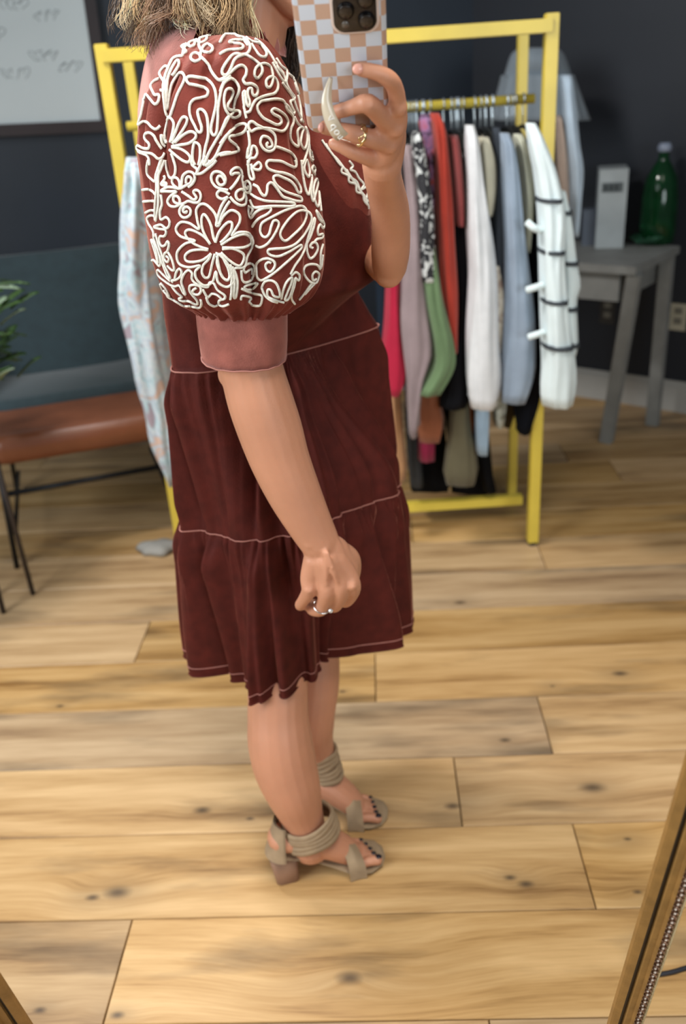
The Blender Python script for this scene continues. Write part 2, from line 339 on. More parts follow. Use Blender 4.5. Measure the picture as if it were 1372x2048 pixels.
# ---- bodice (with the back yoke)
def edgering(y, L, R, yc, b, n=96, pw=2.0, fold=None, tilt=0):
    l = WY(L, y+tilt, yc); r = WY(R, y-tilt, yc); c = (l+r)/2; u = (r-l)/2; out = []
    for j in range(n):
        a = 2*math.pi*j/n; ca, sa = math.cos(a), math.sin(a)
        e = 2/pw; X = abs(ca)**e*(1 if ca > 0 else -1); Y = abs(sa)**e*(1 if sa > 0 else -1)
        k = 1+(fold(a, y) if fold else 0)
        out.append(c+u*X*k+np.array([0, -b, 0])*Y*k)
    return out
def interp_rows(rows, ys):
    rows = np.array(rows, float); ks = catmull([tuple(r) for r in rows], 10); ks = np.array(ks)
    return [tuple(np.interp(y, ks[:, 0], ks[:, i]) for i in range(rows.shape[1])) for y in ys]
brows = [  # y, left, right, depth centre, half breadth
    (32, 410, 500, 1.37, .045), (42, 392, 515, 1.37, .075), (56, 352, 524, 1.37, .105), (72, 330, 535, 1.37, .125), (95, 311, 548, 1.37, .14), (130, 298, 565, 1.37, .155), (200, 286, 600, 1.375, .165), (262, 284, 624, 1.38, .16), (300, 288, 652, 1.38, .155),
    (370, 300, 703, 1.385, .145), (420, 312, 737, 1.385, .14), (480, 320, 746, 1.385, .133), (590, 330, 748, 1.395, .128), (640, 338, 750, 1.405, .125), (690, 344, 752, 1.415, .125)]
def bfold(a, y):
    return .010*SM(200, 700, y)*math.sin(5*a+1)+.006*math.sin(9*a+y*.01)
br = [edgering(*q, n=NS, pw=2.2, fold=bfold, tilt=38*SM(430, 690, q[0])) for q in interp_rows(brows, np.linspace(32, 684, 54))]
br = [r[::-1] for r in br]
# close the bodice onto the skirt seam ring (same angular start: +x)
def reord(r):
    Q = np.array([tuple(p) for p in r]); c = Q.mean(0); A = np.arctan2(Q[:, 1]-c[1], Q[:, 0]-c[0]) % (2*math.pi); k = np.argsort(A); A = A[k]; Q = Q[k]
    return [tuple(np.interp(a % (2*math.pi), A, Q[:, i], period=2*math.pi) for i in range(3)) for a in AL]
br = [reord(r) for r in br]; br.append([tuple(p) for p in r1[0]])
for k in range(1, 10):                                     # blend the lowest rows into the seam
    t = 1-k/10.; i = len(br)-1-k
    br[i] = [tuple(np.array(p)*(1-t*.85)+np.array((s[0], s[1], p[2]))*t*.85) for p, s in zip(br[i], r1[0])]
bod = obj('bodice', fixn(loft(br, cap=False)), VEL, person)
# back yoke: a shell over the back shoulder, light put into its paler velvet
yr = []
for q in interp_rows(brows, np.linspace(41, 330, 28)):
    rg = edgering(q[0], q[1]-1.5, q[2], q[3], q[4]+.004, n=NS, pw=2.2); yr.append(rg[int(NS*.27):int(NS*.60)])
obj('back_yoke', loft(yr, closed=False), VELY, person, label='velvet yoke over back shoulder, light put into its paler colour')
# ruffled collar
cr = []
for t in np.linspace(0, 1, 8):
    rg = []
    for j in range(160):
        a = 2*math.pi*j/160; wv = .0045*math.sin(22*a)*SM(0, .5, t)+.003*math.sin(37*a+1)*t
        c = WY(462-4*t, 80-32*t, 1.375); rr = .062-.006*t+wv
        rg.append(c+np.array([math.cos(a)*(rr+.012), math.sin(a)*rr, (math.cos(a)*-.026)+.006*math.sin(12*a)*t]))
    cr.append(rg)
obj('ruffled_collar', loft(cr, cap=False), VELY, person)
rb = [WY(x, y, 1.30) for x, y in ((309, 52), (304, 75), (302, 100), (298, 132), (299, 160))]
obj('neck_tie', merge(tube(catmull(rb, 5), .0025, 6), tube(catmull([p+np.array([.008, -.004, 0]) for p in rb[:-1]], 5), .0022, 6)), mat('pink_ribbon', srgb(222, 150, 156), .6), person, label='thin pink ribbon tie hanging at nape')

# ---- near puff sleeve
SY = 1.165
srows = [(72, 425, 495, SY+.03, .030), (80, 402, 528, SY+.02, .052), (100, 360, 548, SY+.01, .075), (125, 336, 565, SY, .088), (160, 312, 586, SY, .096), (200, 290, 599, SY, .101), (250, 279, 612, SY, .103), (300, 276, 622, SY, .104), (350, 283, 633, SY, .104),
         (400, 289, 643, SY, .104), (450, 297, 649, SY, .103), (500, 305, 650, SY, .101), (550, 320, 643, SY, .095), (580, 338, 628, SY, .085), (600, 362, 608, SY, .072), (612, 385, 590, SY, .062), (622, 396, 578, SY, .057)]
def sfold(a, y):
    # valleys between the soft lobes of the puff, gathers at the head and above the cuff
    k = 0
    for a0, wd, dp, y0, y1 in ((1.34, .065, .17, 130, 560), (2.22, .07, .11, 90, 330), (2.62, .07, .09, 160, 400), (.60, .09, .07, 200, 600), (1.85, .08, .06, 440, 620), (1.34, .15, .14, 430, 600), (1.0, .06, .05, 60, 200), (1.7, .06, .07, 60, 190)):
        da = (a-a0+math.pi) % (2*math.pi)-math.pi
        k -= dp*math.exp(-(da/wd)**2)*SM(y0, y0+90, y)*(1-SM(y1, y1+40, y))
    gt = SM(150, 80, y) if False else (1-SM(80, 170, y)); gb = SM(540, 615, y)
    k += .035*gt*math.sin(26*a)+.05*gb*math.sin(30*a+1.5*math.sin(5*a))+.012*math.sin(7*a+y*.012)
    return k
sr = [edgering(*q, n=260, pw=2.15, fold=sfold) for q in interp_rows(srows, np.linspace(72, 622, 90))]
SLV = fixn(loft(sr)); slv = obj('puff_sleeve', SLV, VELS, person, label='puffed velvet sleeve covered in cream cord flowers')
# cuff
cf = []
for y, L, R, b in ((616, 396, 573, .052), (628, 393, 575, .055), (650, 395, 575, .056), (680, 399, 575, .056), (700, 402, 574, .055), (711, 404, 573, .054), (711, 407, 570, .052), (690, 407, 570, .051)):
    q = edgering(y, L, R, SY, b, n=120, pw=2.4)
    cf.append([p+np.array([0, 0, -.006*math.sin(2*math.pi*j/120)*SM(640, 700, y)])+np.array([0, 0, .0004*math.sin(j*.9)]) for j, p in enumerate(q)])
obj('sleeve_cuff', fixn(loft(cf, cap=False)), VELC, person, label='plain wide pink-brown velvet cuff')
obj('cuff_edge', tube([p+np.array([0, -.001, 0]) for p in cf[5]], .0011, 5, closed=True), SEAM, person)
# far puff sleeve, seen between bodice and raised hand
fr_ = [(215, 600, 690, 1.40, .05), (240, 575, 715, 1.40, .08), (290, 560, 735, 1.40, .10), (350, 560, 745, 1.40, .105), (410, 575, 746, 1.40, .10), (450, 600, 735, 1.40, .085), (475, 640, 720, 1.40, .06)]
fsr = [edgering(*q, n=140, pw=2.1, fold=lambda a, y: .02*math.sin(12*a)) for q in interp_rows(fr_, np.linspace(215, 475, 36))]
FSL = fixn(loft(fsr)); fsl = obj('puff_sleeve', FSL, VELS, person, label='far puff sleeve partly hidden behind bodice')

# ---- cord embroidery: traced strokes laid on the sleeve as real cord
A_, B_, C_, D_, E_, G_ = (240, 30, 6.236), (440, 30, 6.236), (260, 320, 6.825), (460, 320, 6.825), (240, 380, 2.287), (590, 100, 4.096)
STR = [
(A_, '960 325 985 350 1000 290 1050 265 1085 290 1060 335 1010 355 960 330 900 320 860 350 870 400 920 390 940 340'),
(A_, '870 400 800 370 770 400 830 460 790 490 800 420 840 380'),
(A_, '985 370 1000 430 1050 465 1110 475 1150 440 1140 395 1090 370 1040 400 1010 480 1010 540'),
(A_, '1010 540 990 500 940 480 895 510 895 560 940 585 1000 565 1020 535 1110 640 1180 760 1240 815 1320 800 1372 760'),
(A_, '790 515 700 530 650 570 600 680 560 800 540 950 550 1100 570 1220 620 1280 660 1180 720 1000 790 860 812 780 780 725 720 745 650 850 620 960 605 1080 595 1170 575 1150 580 1000 590 850 620 740 680 620 730 570 740 620 700 690 650 760'),
(A_, '560 800 570 950 575 1100 '),
(A_, '490 800 430 830 390 890 410 950 440 1000 490 1000 480 1080 440 1115 390 1060 340 1000 310 1010 300 1100 270 1250 235 1370 290 1330 350 1345 400 1400 450 1425 500 1380'),
(A_, '600 650 560 650 500 730 530 800 560 850 550 940 510 940'),
(A_, '590 1590 560 1500 580 1380 610 1290 640 1290 675 1350 665 1450 630 1590'),
(A_, '650 1570 690 1480 740 1350 790 1275 840 1290 830 1360 770 1460 690 1570 655 1605'),
(A_, '690 1590 790 1500 880 1455 945 1480 940 1540 860 1600 760 1620 650 1640'),
(A_, '650 1650 760 1670 850 1730 880 1790 850 1835 780 1810 700 1750 620 1680'),
(A_, '570 1640 525 1600 510 1500 540 1530 575 1600'),
(A_, '520 1670 460 1580 420 1500 370 1470 320 1490 320 1550 370 1610 360 1665 290 1660 228 1630 225 1680 290 1710 400 1730 470 1790 520 1780 560 1720'),
(A_, '235 1700 260 1720 340 1750 370 1800 375 1871'),
(A_, '870 865 840 830 840 790 880 770 980 780 1080 800 1150 860 1190 960 1200 1100 1170 1250 1140 1380 1140 1460 1170 1500 1205 1460 1220 1300 1225 1150 1260 950 1300 850 1372 790'),
(A_, '870 865 960 880 1060 910 1105 950 1090 1010 1020 1030 930 1050 880 1110 870 1200 890 1290 930 1370 970 1450 1010 1460 1020 1400 990 1300 970 1210 1000 1180 1050 1200 1085 1270 1100 1400 1100 1520 1070 1640 1050 1750 1040 1871'),
(A_, '940 1871 910 1800 910 1700 930 1600 970 1600 1000 1650 1000 1780 980 1871'),
(A_, '1040 1871 1060 1850 1110 1720 1200 1560 1290 1400 1350 1270 1372 1250'),
(A_, '1080 1871 1180 1780 1250 1640 1330 1500 1372 1440'),
(A_, '1090 1871 1160 1830 1200 1760 1290 1720 1372 1715'),
(B_, '0 350 30 290 90 230 150 225 220 270 310 300 360 360 370 430 340 490 270 500 200 490 130 530 60 620 25 700 40 745 90 740 140 650 190 560 250 520 330 510 400 550 470 600 520 660 520 730 470 790 430 770 425 700 470 640 550 610 620 650 650 740 650 830 620 900 580 890 575 820 620 775 680 790 715 860 710 930 670 980 590 1000 500 1030 440 1060 390 1150 370 1200 320 1220'),
(B_, '0 500 80 450 180 440 260 430 290 400 250 370 180 360 115 350 150 325 220 320 300 330 350 390'),
(B_, '0 810 60 780 150 700 230 640 280 635 325 680 320 750 290 810 320 860 390 860 450 900 460 970 430 1010 400 980 390 920 350 930 345 1000 370 1080 360 1140 330 1100 320 1000 310 950 290 980 300 1100 310 1200 330 1290'),
(B_, '0 960 20 900 60 820 120 790 190 820 240 890 240 970 200 1060 180 1140 150 1185 100 1170 90 1120 130 1040 155 960 130 920 80 930 50 1010 50 1120 80 1210 130 1270 200 1280 255 1250 250 1200 190 1195 130 1240 80 1290 40 1390 0 1500'),
(B_, '0 1610 80 1500 170 1410 260 1360 320 1360 330 1410 290 1470 200 1500 120 1510 110 1550 160 1600 230 1650 240 1690 190 1710 100 1730 0 1750'),
(B_, '810 1120 780 1070 700 1050 600 1060 510 1080 460 1130 470 1200 530 1280 620 1330 710 1370 760 1340 740 1280 670 1240 640 1200 670 1170 740 1200 810 1260 840 1330 820 1410 770 1450 680 1430 560 1410 450 1420 390 1450 360 1410 360 1350 400 1330 460 1370 540 1410 620 1440 680 1500 690 1590 670 1670 610 1700 540 1670 500 1590 530 1515 600 1530 640 1590 640 1640 590 1650 575 1610 600 1590'),
(B_, '690 1640 780 1670 880 1720 940 1790 950 1871'),
(B_, '330 290 400 340 480 360 540 420 580 490 550 530 490 510 430 430 390 370'),
(B_, '440 310 520 370 590 450 650 540 690 620 740 680 790 740'),
(B_, '650 600 700 700 760 800 800 840 810 810 780 750 720 680 690 600'),
(B_, '700 550 760 640 820 690 830 760 820 850 870 950 920 1020 910 1060 870 1080 890 1150 920 1210 900 1230 850 1150 815 1120 830 1180 900 1260 910 1340 880 1420 870 1520 900 1590 970 1640 970 1560 960 1450 1000 1400 1030 1420 1010 1500 1000 1600 1040 1670 1070 1620 1080 1500 1060 1400 1090 1480 1100 1600 1080 1700 1050 1800 1020 1871'),
(B_, '770 850 830 930 900 1030 960 1200 1030 1340'),
(B_, '850 740 920 800 960 900 980 980 955 950 925 850'),
(B_, '960 1000 990 1120 1005 1250 1000 1330'),
(B_, '920 1270 960 1350 1040 1430'),
(B_, '1105 1620 1110 1740 1130 1810 1155 1800 1150 1740 1110 1680'),
(B_, '350 1440 370 1600 350 1700 345 1780 380 1750 400 1640 440 1650 460 1720 430 1780 380 1790 350 1871'),
(C_, '260 0 240 100 250 200 300 260 350 290 360 200 400 60 420 0'),
(C_, '490 0 500 120 540 220 570 245 615 200 625 100 600 0 570 -90'),
(C_, '470 0 430 100 390 200 370 300 370 400 360 500 350 650 350 820'),
(C_, '430 -20 400 100 385 250 395 420 395 600 375 760 360 830'),
(C_, '180 410 250 400 320 430 350 470'), (C_, '190 570 260 560 340 560'), (C_, '222 720 280 690 350 690'),
(C_, '350 770 290 760 245 790 265 870 320 960 345 1050'),
(C_, '460 215 475 260 430 330 460 350 505 350 500 320 450 310'),
(C_, '430 420 500 380 580 370 680 390 760 350 830 310 840 250 800 225 770 260 770 320'),
(C_, '700 400 710 300 730 210 800 160 870 180 890 250 860 320 800 370'),
(C_, '650 380 600 340 580 290 600 240 650 250 680 310 680 380'),
(C_, '430 430 550 430 640 430 560 490 520 560 550 620 620 635 680 600 680 530 640 490 600 510 610 570 680 600 740 590 800 560 880 580 940 570 970 500 950 430 900 410 870 440 910 510 870 540 800 490 710 430'),
(C_, '740 600 690 660 680 720 710 770 760 785 820 750 830 680 790 640 745 650 730 700 770 715 780 680'),
(C_, '910 190 980 180 1060 120 1130 60 1180 0'), (C_, '910 190 920 130 880 90 850 60 845 0'), (C_, '1010 0 1030 60 1060 70 1090 0'), (C_, '900 200 940 120 990 20 1030 -60'),
(C_, '1300 300 1260 230 1210 220 1190 280 1230 340 1290 320 1300 240 1240 170 1160 160 1115 210 1120 290 1170 360 1240 390 1340 410'),
(C_, '1340 500 1270 530 1210 510 1190 460 1230 415 1300 430 1360 470'),
(C_, '1340 500 1290 560 1240 650 1200 780 1180 890 1220 880 1250 760 1310 640 1365 560'),
(C_, '430 470 445 600 420 700 430 810 500 780 545 830 540 900 500 930 430 880 340 910'),
(C_, '340 920 420 940 490 950 500 1000 470 1040 420 1040 410 1100 440 1170 490 1160 520 1110 540 1150 520 1240 480 1280 480 1350 520 1390 540 1340 505 1310'),
(C_, '530 1260 570 1330 600 1420 610 1490 580 1500 520 1440'),
(C_, '330 980 340 1080 400 1250 430 1400 400 1440 365 1300 325 1170 300 1090 340 1140 380 1280 400 1400'),
(C_, '360 1000 400 1150 450 1300 490 1450 560 1600 520 1580 460 1430 420 1300'), (C_, '400 1440 340 1370 310 1370'),
(C_, '620 1620 640 1530 680 1480 710 1520 700 1580 640 1630 580 1640 600 1670'),
(C_, '560 1650 470 1570 400 1500 380 1520 400 1580 470 1640 560 1700 620 1720 680 1710 730 1800 760 1830 740 1760 710 1660 740 1560 800 1500 850 1540 850 1620 900 1680 980 1720 1060 1730 1090 1670 1150 1680 1200 1770 1290 1840 1290 1890 1230 1910 1220 1960 1270 1990 1350 1960'),
(C_, '420 1690 450 1760 520 1840 540 1860 500 1760 430 1680'), (C_, '430 1780 520 1860 640 1930 720 1980 800 1990'),
(C_, '580 1720 640 1800 710 1860 670 1890 720 1920 800 1920 880 1960 920 1960 920 1910 860 1840 820 1780 820 1720 870 1700 950 1720 970 1780 940 1830 880 1820 860 1780 910 1740'),
(C_, '990 1760 1040 1850 1060 1870 1120 1820 1200 1840 1260 1900'), (C_, '970 1900 980 1970 940 2010 880 2000 800 1985'), (C_, '1040 1870 1070 1950 1140 1990 1200 1970'),
(C_, '1170 1120 1140 1050 1110 900 1060 790 1010 740 980 800 990 930 1040 1050 1095 1140'),
(C_, '1100 1150 1030 1060 930 990 820 950 760 980 780 1050 860 1130 960 1180 1075 1215'),
(C_, '1070 1225 950 1220 830 1240 760 1300 770 1370 850 1390 970 1370 1060 1320 1110 1275'),
(C_, '1110 1275 1080 1350 1000 1430 980 1530 1020 1600 1080 1590 1110 1500 1130 1400 1160 1280'),
(C_, '1170 1270 1200 1290 1190 1400 1220 1500 1270 1600 1330 1640 1360 1580 1340 1480 1290 1370 1240 1265'),
(E_, '437 240 455 190 490 150 512 150 508 185 480 222 460 240'), (E_, '462 250 520 215 570 202 600 235 560 262 468 262'),
(E_, '468 270 520 268 565 296 548 345 505 325 462 284'), (E_, '450 290 485 325 510 375 492 410 462 385 444 300'),
(E_, '448 158 436 110 400 70 370 65 350 92 355 140 362 178 320 152 280 147 258 178 280 212 345 232 300 245 264 285 272 335 318 352 366 344 345 372 352 408 385 435 425 420 440 372 450 420 490 442 522 412 520 360 566 350 580 300 612 240 590 200 545 192 512 208 545 150 545 112 512 92 478 115 452 158'),
(D_, '0 400 60 330 120 200 60 180 20 200 10 160 60 110 130 120 170 200 160 280 180 370 230 440 280 430 290 350 260 290 220 300 215 360 250 390 265 350'),
(D_, '0 500 60 570 140 620 200 600 220 530 200 450 150 400 90 430 80 500 120 550 170 520 180 440'),
(D_, '250 0 260 100 270 200 300 260 330 250 320 180 300 100 350 130 400 130 420 80 390 35 350 60 310 100 290 50'),
(D_, '880 0 900 70 870 100 800 70 700 20 600 10 520 10 490 60 520 120 620 160 740 180 850 230 920 310 960 380 960 440 920 440 880 360 820 290 720 240 640 210 590 230 600 290 650 360 750 430 860 470 960 510 970 560 900 560 800 530 720 500 670 440 620 370 560 310 510 340 500 430 470 490 420 450 380 370 320 330'),
(D_, '290 460 380 520 500 560 700 570 840 580 880 610 830 630 700 630 560 630 430 640 330 640 280 540'),
(D_, '270 620 260 700 290 790 360 710 450 660 540 650 550 690 500 740 410 790 350 850 310 910'), (D_, '280 640 320 660 290 740'),
(D_, '360 1170 420 1190 500 1150 560 1080 620 980 660 880 640 830 590 830 560 900 530 1010 480 1050 430 1010 420 920 460 840 600 760 740 690 880 640 980 630 1040 690 1030 800 960 920 860 1020 760 1100 700 1070 680 990 740 880 820 780 920 700 1020 690 1090 730 1110 810 1070 920 980 1050 880 1150 750 1200 600 1210 530 1220 520 1260 570 1300 670 1310 800 1250 900 1190 960 1160 965 1200 880 1290 740 1420 600 1540 500 1610 430 1640 380 1600 370 1500 370 1420 430 1360 520 1340 600 1380 610 1450 560 1520 510 1500 490 1430 530 1390 570 1410'),
(D_, '200 1540 180 1490 210 1430 280 1410 340 1450 340 1550 290 1630 210 1670 160 1630 150 1500'), (D_, '200 1540 270 1490 310 1480 310 1560'),
(D_, '370 1680 250 1700 190 1730 230 1770 330 1750 390 1680'), (D_, '150 1750 250 1800 360 1830 440 1850 430 1940 390 1985 310 1980 250 1930 280 1890 230 1860 160 1850 150 1900'),
(D_, '440 1740 480 1660 560 1640 630 1680 670 1780 670 1860 600 1850 560 1770 520 1770 520 1850 600 1900 740 1940'), (D_, '440 1740 480 1840 560 1910 640 1940'),
(D_, '700 1890 720 1780 770 1660 840 1600 820 1700 780 1800 750 1900 790 1890 840 1760 870 1640 890 1600 870 1720 830 1860 880 1960'),
(D_, '830 1580 890 1530 940 1570 930 1640 890 1610'),
(D_, '820 1560 880 1440 950 1340 1000 1240 1030 1150 1080 1000 1120 860 1150 790 1140 900 1090 1050 1040 1150 1050 1260 1090 1340 1150 1300 1190 1210 1170 1130 1120 1130 1090 1180 1130 1200'),
(D_, '1140 1130 1180 1080 1250 1060 1255 1010 1200 1020 1190 950 1220 880 1260 930 1275 880 1240 800 1170 690 1200 790 1250 850'),
(D_, '970 0 990 200 1030 400 1070 470 1090 380 1110 250 1100 200'), (D_, '1040 0 1020 30 1010 130 1060 230 1080 170 1060 60 1040 0'),
(D_, '1110 280 1100 450 1130 560 1160 450 1190 330 1175 260 1140 330 1130 440 1165 600 1195 630 1210 560 1205 430 1225 600 1235 700'),
(D_, '1150 200 1110 130 1130 80 1155 130 1140 180'),
(D_, '1220 1490 1180 1430 1090 1420 1010 1460 1000 1540 1050 1620 1110 1670 1170 1670 1200 1600 1205 1550 1160 1520 1120 1570 1130 1640 1170 1620'),
(D_, '1260 1150 1230 1260 1225 1400 1235 1470 1250 1380 1258 1290'), (D_, '1110 1680 1040 1780 980 1860 945 1900'), (D_, '1150 1680 1080 1760 1020 1830'),
(D_, '0 1420 30 1500 20 1650 20 1800 0 1900'), (D_, '30 1450 80 1560 100 1700 80 1860 50 1860 60 1700 50 1560'),
]
def lay(bvh, strokes, parent, r=.00165):
    o = Vector(tuple(CC))
    for (ox, oy, sc), s in strokes:
        q = list(map(float, s.split())); P = [(ox+q[i]/sc, oy+q[i+1]/sc) for i in range(0, len(q)-1, 2)]
        Q = catmull(P, 5); W = []
        for x, y in Q:
            hit = None
            for dx in (0, 2, -2, 4, -4, 7, -7, 11, -11):
                d = Vector(tuple(ray(x+dx, y))).normalized(); h = bvh.ray_cast(o, d)
                if h[0] is not None: hit = h; break
            if hit is None: continue
            nrm = hit[1]
            if nrm.dot(d) > 0: nrm = -nrm
            W.append(np.array(hit[0]+nrm*(r*.55)))
        if len(W) < 3: continue
        # keep the cord from jumping over folds
        runs = [[W[0]]]
        for p in W[1:]:
            if np.linalg.norm(p-runs[-1][-1]) > .03: runs.append([p])
            elif np.linalg.norm(p-runs[-1][-1]) > .0006: runs[-1].append(p)
        for rn in runs:
            if len(rn) > 3: obj('embroidery_cord', tube(rn, r, 6), CORD, parent)
bv = BVHTree.FromPolygons([tuple(map(float, p)) for p in SLV[0]], [tuple(q) for q in SLV[1]])
lay(bv, STR, slv)
bvf = BVHTree.FromPolygons([tuple(map(float, p)) for p in FSL[0]], [tuple(q) for q in FSL[1]])
lay(bvf, [(G_, '220 740 260 800 310 860 360 930 420 990 480 1080 540 1170 590 1260 600 1300'), (G_, '390 960 380 1000 430 1030 440 1080 490 1100 500 1160 550 1180 560 1230 590 1270'),
          (G_, '440 910 470 950 450 980 490 1000 520 1050 560 1100 540 1140 580 1120'), (G_, '610 1140 590 1180 575 1240 600 1230 615 1180'), (G_, '370 735 410 745 450 750 430 760'),
          (G_, '420 980 450 1040 500 1080 530 1150 570 1200 590 1240'), (G_, '250 770 300 850 350 900 400 970 450 1050')], fsl, .0017)

# ------------------------------------------------------------------ body (one continuous skin)
pT = WD(677, 0, .775); pB = WD(697, 262, .90); dn = (pB-pT)/np.linalg.norm(pB-pT)
rt = CX-dn*(CX@dn); rt /= np.linalg.norm(rt); nr = np.cross(rt, dn); nr /= np.linalg.norm(nr)
if nr@(CC-pT) < 0: nr = -nr
def YP(px, py, lift):       # room depth of a point held `lift` above the back of the phone
    r = ray(px, py); t = ((pT+nr*lift-CC)@nr)/(r@nr); return float((r*t)[1])
def lm(rows, up=None, n=4, flat=1.0):     # rows: (px, py, Y, radius in px)
    P = []; R = []
    for px, py, y, r in rows:
        if y < .2: y = YP(px, py, y)
        p = WY(px, py, y); z = (p-CC)@FW; P.append(p); R.append(r*z/F_PX)
    return limb(P, R, n, 20, flat, up)
BP = []
HD = WY(497, -135, 1.375)                       # head centre
Rh = Matrix.Rotation(0, 3, 'X')
def hp(x, y, z): return HD+np.array([x, y, z])  # head space: +x is the face
BP += [ball(hp(-.012, 0, .03), (.092, .072, .088), 28), ball(hp(.03, 0, -.02), (.062, .060, .085), 24), ball(hp(.045, 0, -.07), (.045, .045, .042), 20)]
BP += [limb([hp(.02, -.05, -.05), hp(.05, -.035, -.085), hp(.075, -.012, -.098), hp(.083, 0, -.1), hp(.075, .012, -.098), hp(.05, .035, -.085), hp(.02, .05, -.05)], [.02, .019, .018, .019, .018, .019, .02], 3, 12)]
BP += [limb([hp(.085, 0, .02), hp(.10, 0, -.005), hp(.112, 0, -.022)], [.008, .010, .012], 3, 10), ball(hp(.1, -.011, -.027), .008, 10), ball(hp(.1, .011, -.027), .008, 10)]
BP += [limb([hp(.083, -.022, -.055), hp(.097, 0, -.052), hp(.083, .022, -.055)], [.004, .0075, .004], 4, 8), limb([hp(.083, -.02, -.064), hp(.095, 0, -.066), hp(.083, .02, -.064)], [.004, .008, .004], 4, 8)]
for s in (-1, 1): BP.append(ball(hp(-.012, s*.072, -.005), (.018, .007, .03), 12))
BP += [limb([HD+np.array([0, 0, -.06]), HD+np.array([-.015, 0, -.13]), WY(478, 62, 1.375), WY(462, 110, 1.375)], [.052, .050, .053, .062], 4, 20)]
# torso core hidden in the dress, shoulders, hips
BP += [lm([(455, 125, 1.375, 60), (490, 250, 1.40, 70), (520, 420, 1.41, 70), (545, 620, 1.43, 60), (560, 800, 1.45, 60), (575, 960, 1.46, 60)])]
BP += [lm([(450, 165, 1.25, 42), (465, 165, 1.38, 60), (530, 180, 1.49, 42)])]
# near arm: inside the sleeve, then the bare elbow, forearm, wrist
BP += [lm([(440, 160, 1.21, 56), (452, 350, 1.19, 62), (475, 560, 1.17, 66), (487, 660, 1.165, 65), (498, 715, 1.16, 64), (506, 750, 1.16, 64), (520, 800, 1.16, 66), (540, 860, 1.16, 65), (560, 920, 1.16, 60), (588, 985, 1.16, 54), (618, 1045, 1.16, 46), (640, 1085, 1.16, 40)], n=5)]
BP += [ball(WY(466, 748, 1.165), .0215, 14)]
# near hand: loose fist, back of the hand to the lens
HY = 1.155
BP += [lm([(636, 1080, HY, 38), (650, 1110, HY, 42), (658, 1140, HY+.004, 46), (662, 1165, HY+.012, 38)], flat=.62, up=(1, 0, .2))]
BP += [lm([(668, 1100, HY+.012, 30), (690, 1135, HY+.018, 28), (690, 1160, HY+.02, 24)])]
for pts in (
    [(628, 1120, HY-.004, 22), (619, 1155, HY-.004, 19), (618, 1181, HY-.008, 15.5), (608, 1199, HY+.008, 12.5), (600, 1211, HY+.026, 11), (610, 1208, HY+.045, 10)],
    [(645, 1120, HY-.010, 22), (651, 1155, HY-.010, 20), (653, 1183, HY-.014, 17), (648, 1204, HY-.002, 15), (641, 1220, HY+.014, 13.5), (624, 1219, HY+.034, 12), (628, 1208, HY+.048, 11)],
    [(660, 1120, HY-.010, 22), (673, 1150, HY-.009, 20), (681, 1178, HY-.012, 17), (676, 1200, HY+.002, 15), (668, 1212, HY+.020, 14), (655, 1205, HY+.042, 12), (660, 1195, HY+.05, 11)],
    [(672, 1118, HY-.004, 22), (693, 1145, HY-.002, 20), (705, 1172, HY-.003, 17.5), (701, 1190, HY+.014, 15), (690, 1202, HY+.032, 14), (678, 1196, HY+.048, 12)],
    [(672, 1100, HY+.016, 24), (700, 1112, HY+.024, 18), (709, 1132, HY+.032, 14), (706, 1158, HY+.040, 12), (692, 1180, HY+.046, 11)]):
    BP.append(lm(pts, n=4))
for x, y in ((618, 1179), (653, 1182), (681, 1177), (704, 1171)): BP.append(ball(WY(x, y, HY-.014), .0088, 12))
BP += [limb([WY(655, 1105, HY-.027), WY(666, 1140, HY-.028), WY(679, 1172, HY-.021)], [.003, .004, .004], 4, 8), limb([WY(650, 1105, HY-.026), WY(652, 1140, HY-.028), WY(653, 1172, HY-.023)], [.003, .0035, .004], 4, 8)]
BP.append(ball(WY(622, 1080, HY-.010), .0165, 14))
# raised far arm and phone hand
BP += [lm([(560, 190, 1.47, 46), (630, 330, 1.46, 42), (705, 455, 1.44, 36), (745, 505, 1.38, 35), (772, 532, 1.30, 36)])]
BP += [lm([(779, 534, 1.215, 35), (781, 500, 1.19, 39), (782, 455, 1.16, 39), (779, 415, 1.125, 39), (771, 378, 1.085, 38), (765, 350, 1.05, 38), (764, 325, -.014, 40)], n=5)]
BP.append(ball(WY(777, 545, 1.215), .021, 14))
BP += [lm([(764, 335, -.016, 40), (766, 305, -.014, 44), (772, 272, -.013, 42), (781, 246, -.012, 34)], flat=.62, up=(1, 0, 0))]
for pts in (
    [(776, 300, -.008, 24), (793, 250, -.005, 22), (795, 214, -.001, 19), (791, 180, .002, 17.5), (778, 158, .007, 17.5), (750, 144, .0085, 15.5), (722, 139, .0075, 14.5)],
    [(774, 300, -.006, 24), (784, 258, -.002, 21), (762, 233, .009, 19.5), (736, 207, .018, 19.5), (712, 212, .013, 16), (685, 221, .009, 14.5), (663, 226, .0075, 13.5)],
    [(768, 310, -.006, 24), (776, 290, -.002, 21), (748, 279, .009, 19), (715, 269, .012, 18.5), (685, 261, .009, 15.5), (650, 255, .0075, 14.5)],
    [(758, 330, -.010, 24), (753, 320, -.006, 20), (730, 312, .002, 17), (703, 302, .005, 15.5), (683, 293, .004, 13.5), (667, 287, .001, 12)],
    [(770, 330, -.02, 24), (745, 300, -.028, 20), (728, 265, -.027, 17), (722, 225, -.024, 14), (720, 190, -.022, 13)]):
    BP.append(lm(pts, n=4))
for x, y, d in ((797, 215, .003), (791, 257, .003), (780, 290, .003), (757, 320, -.002)): BP.append(ball(WY(x, y, YP(x, y, d)), .0095, 12))
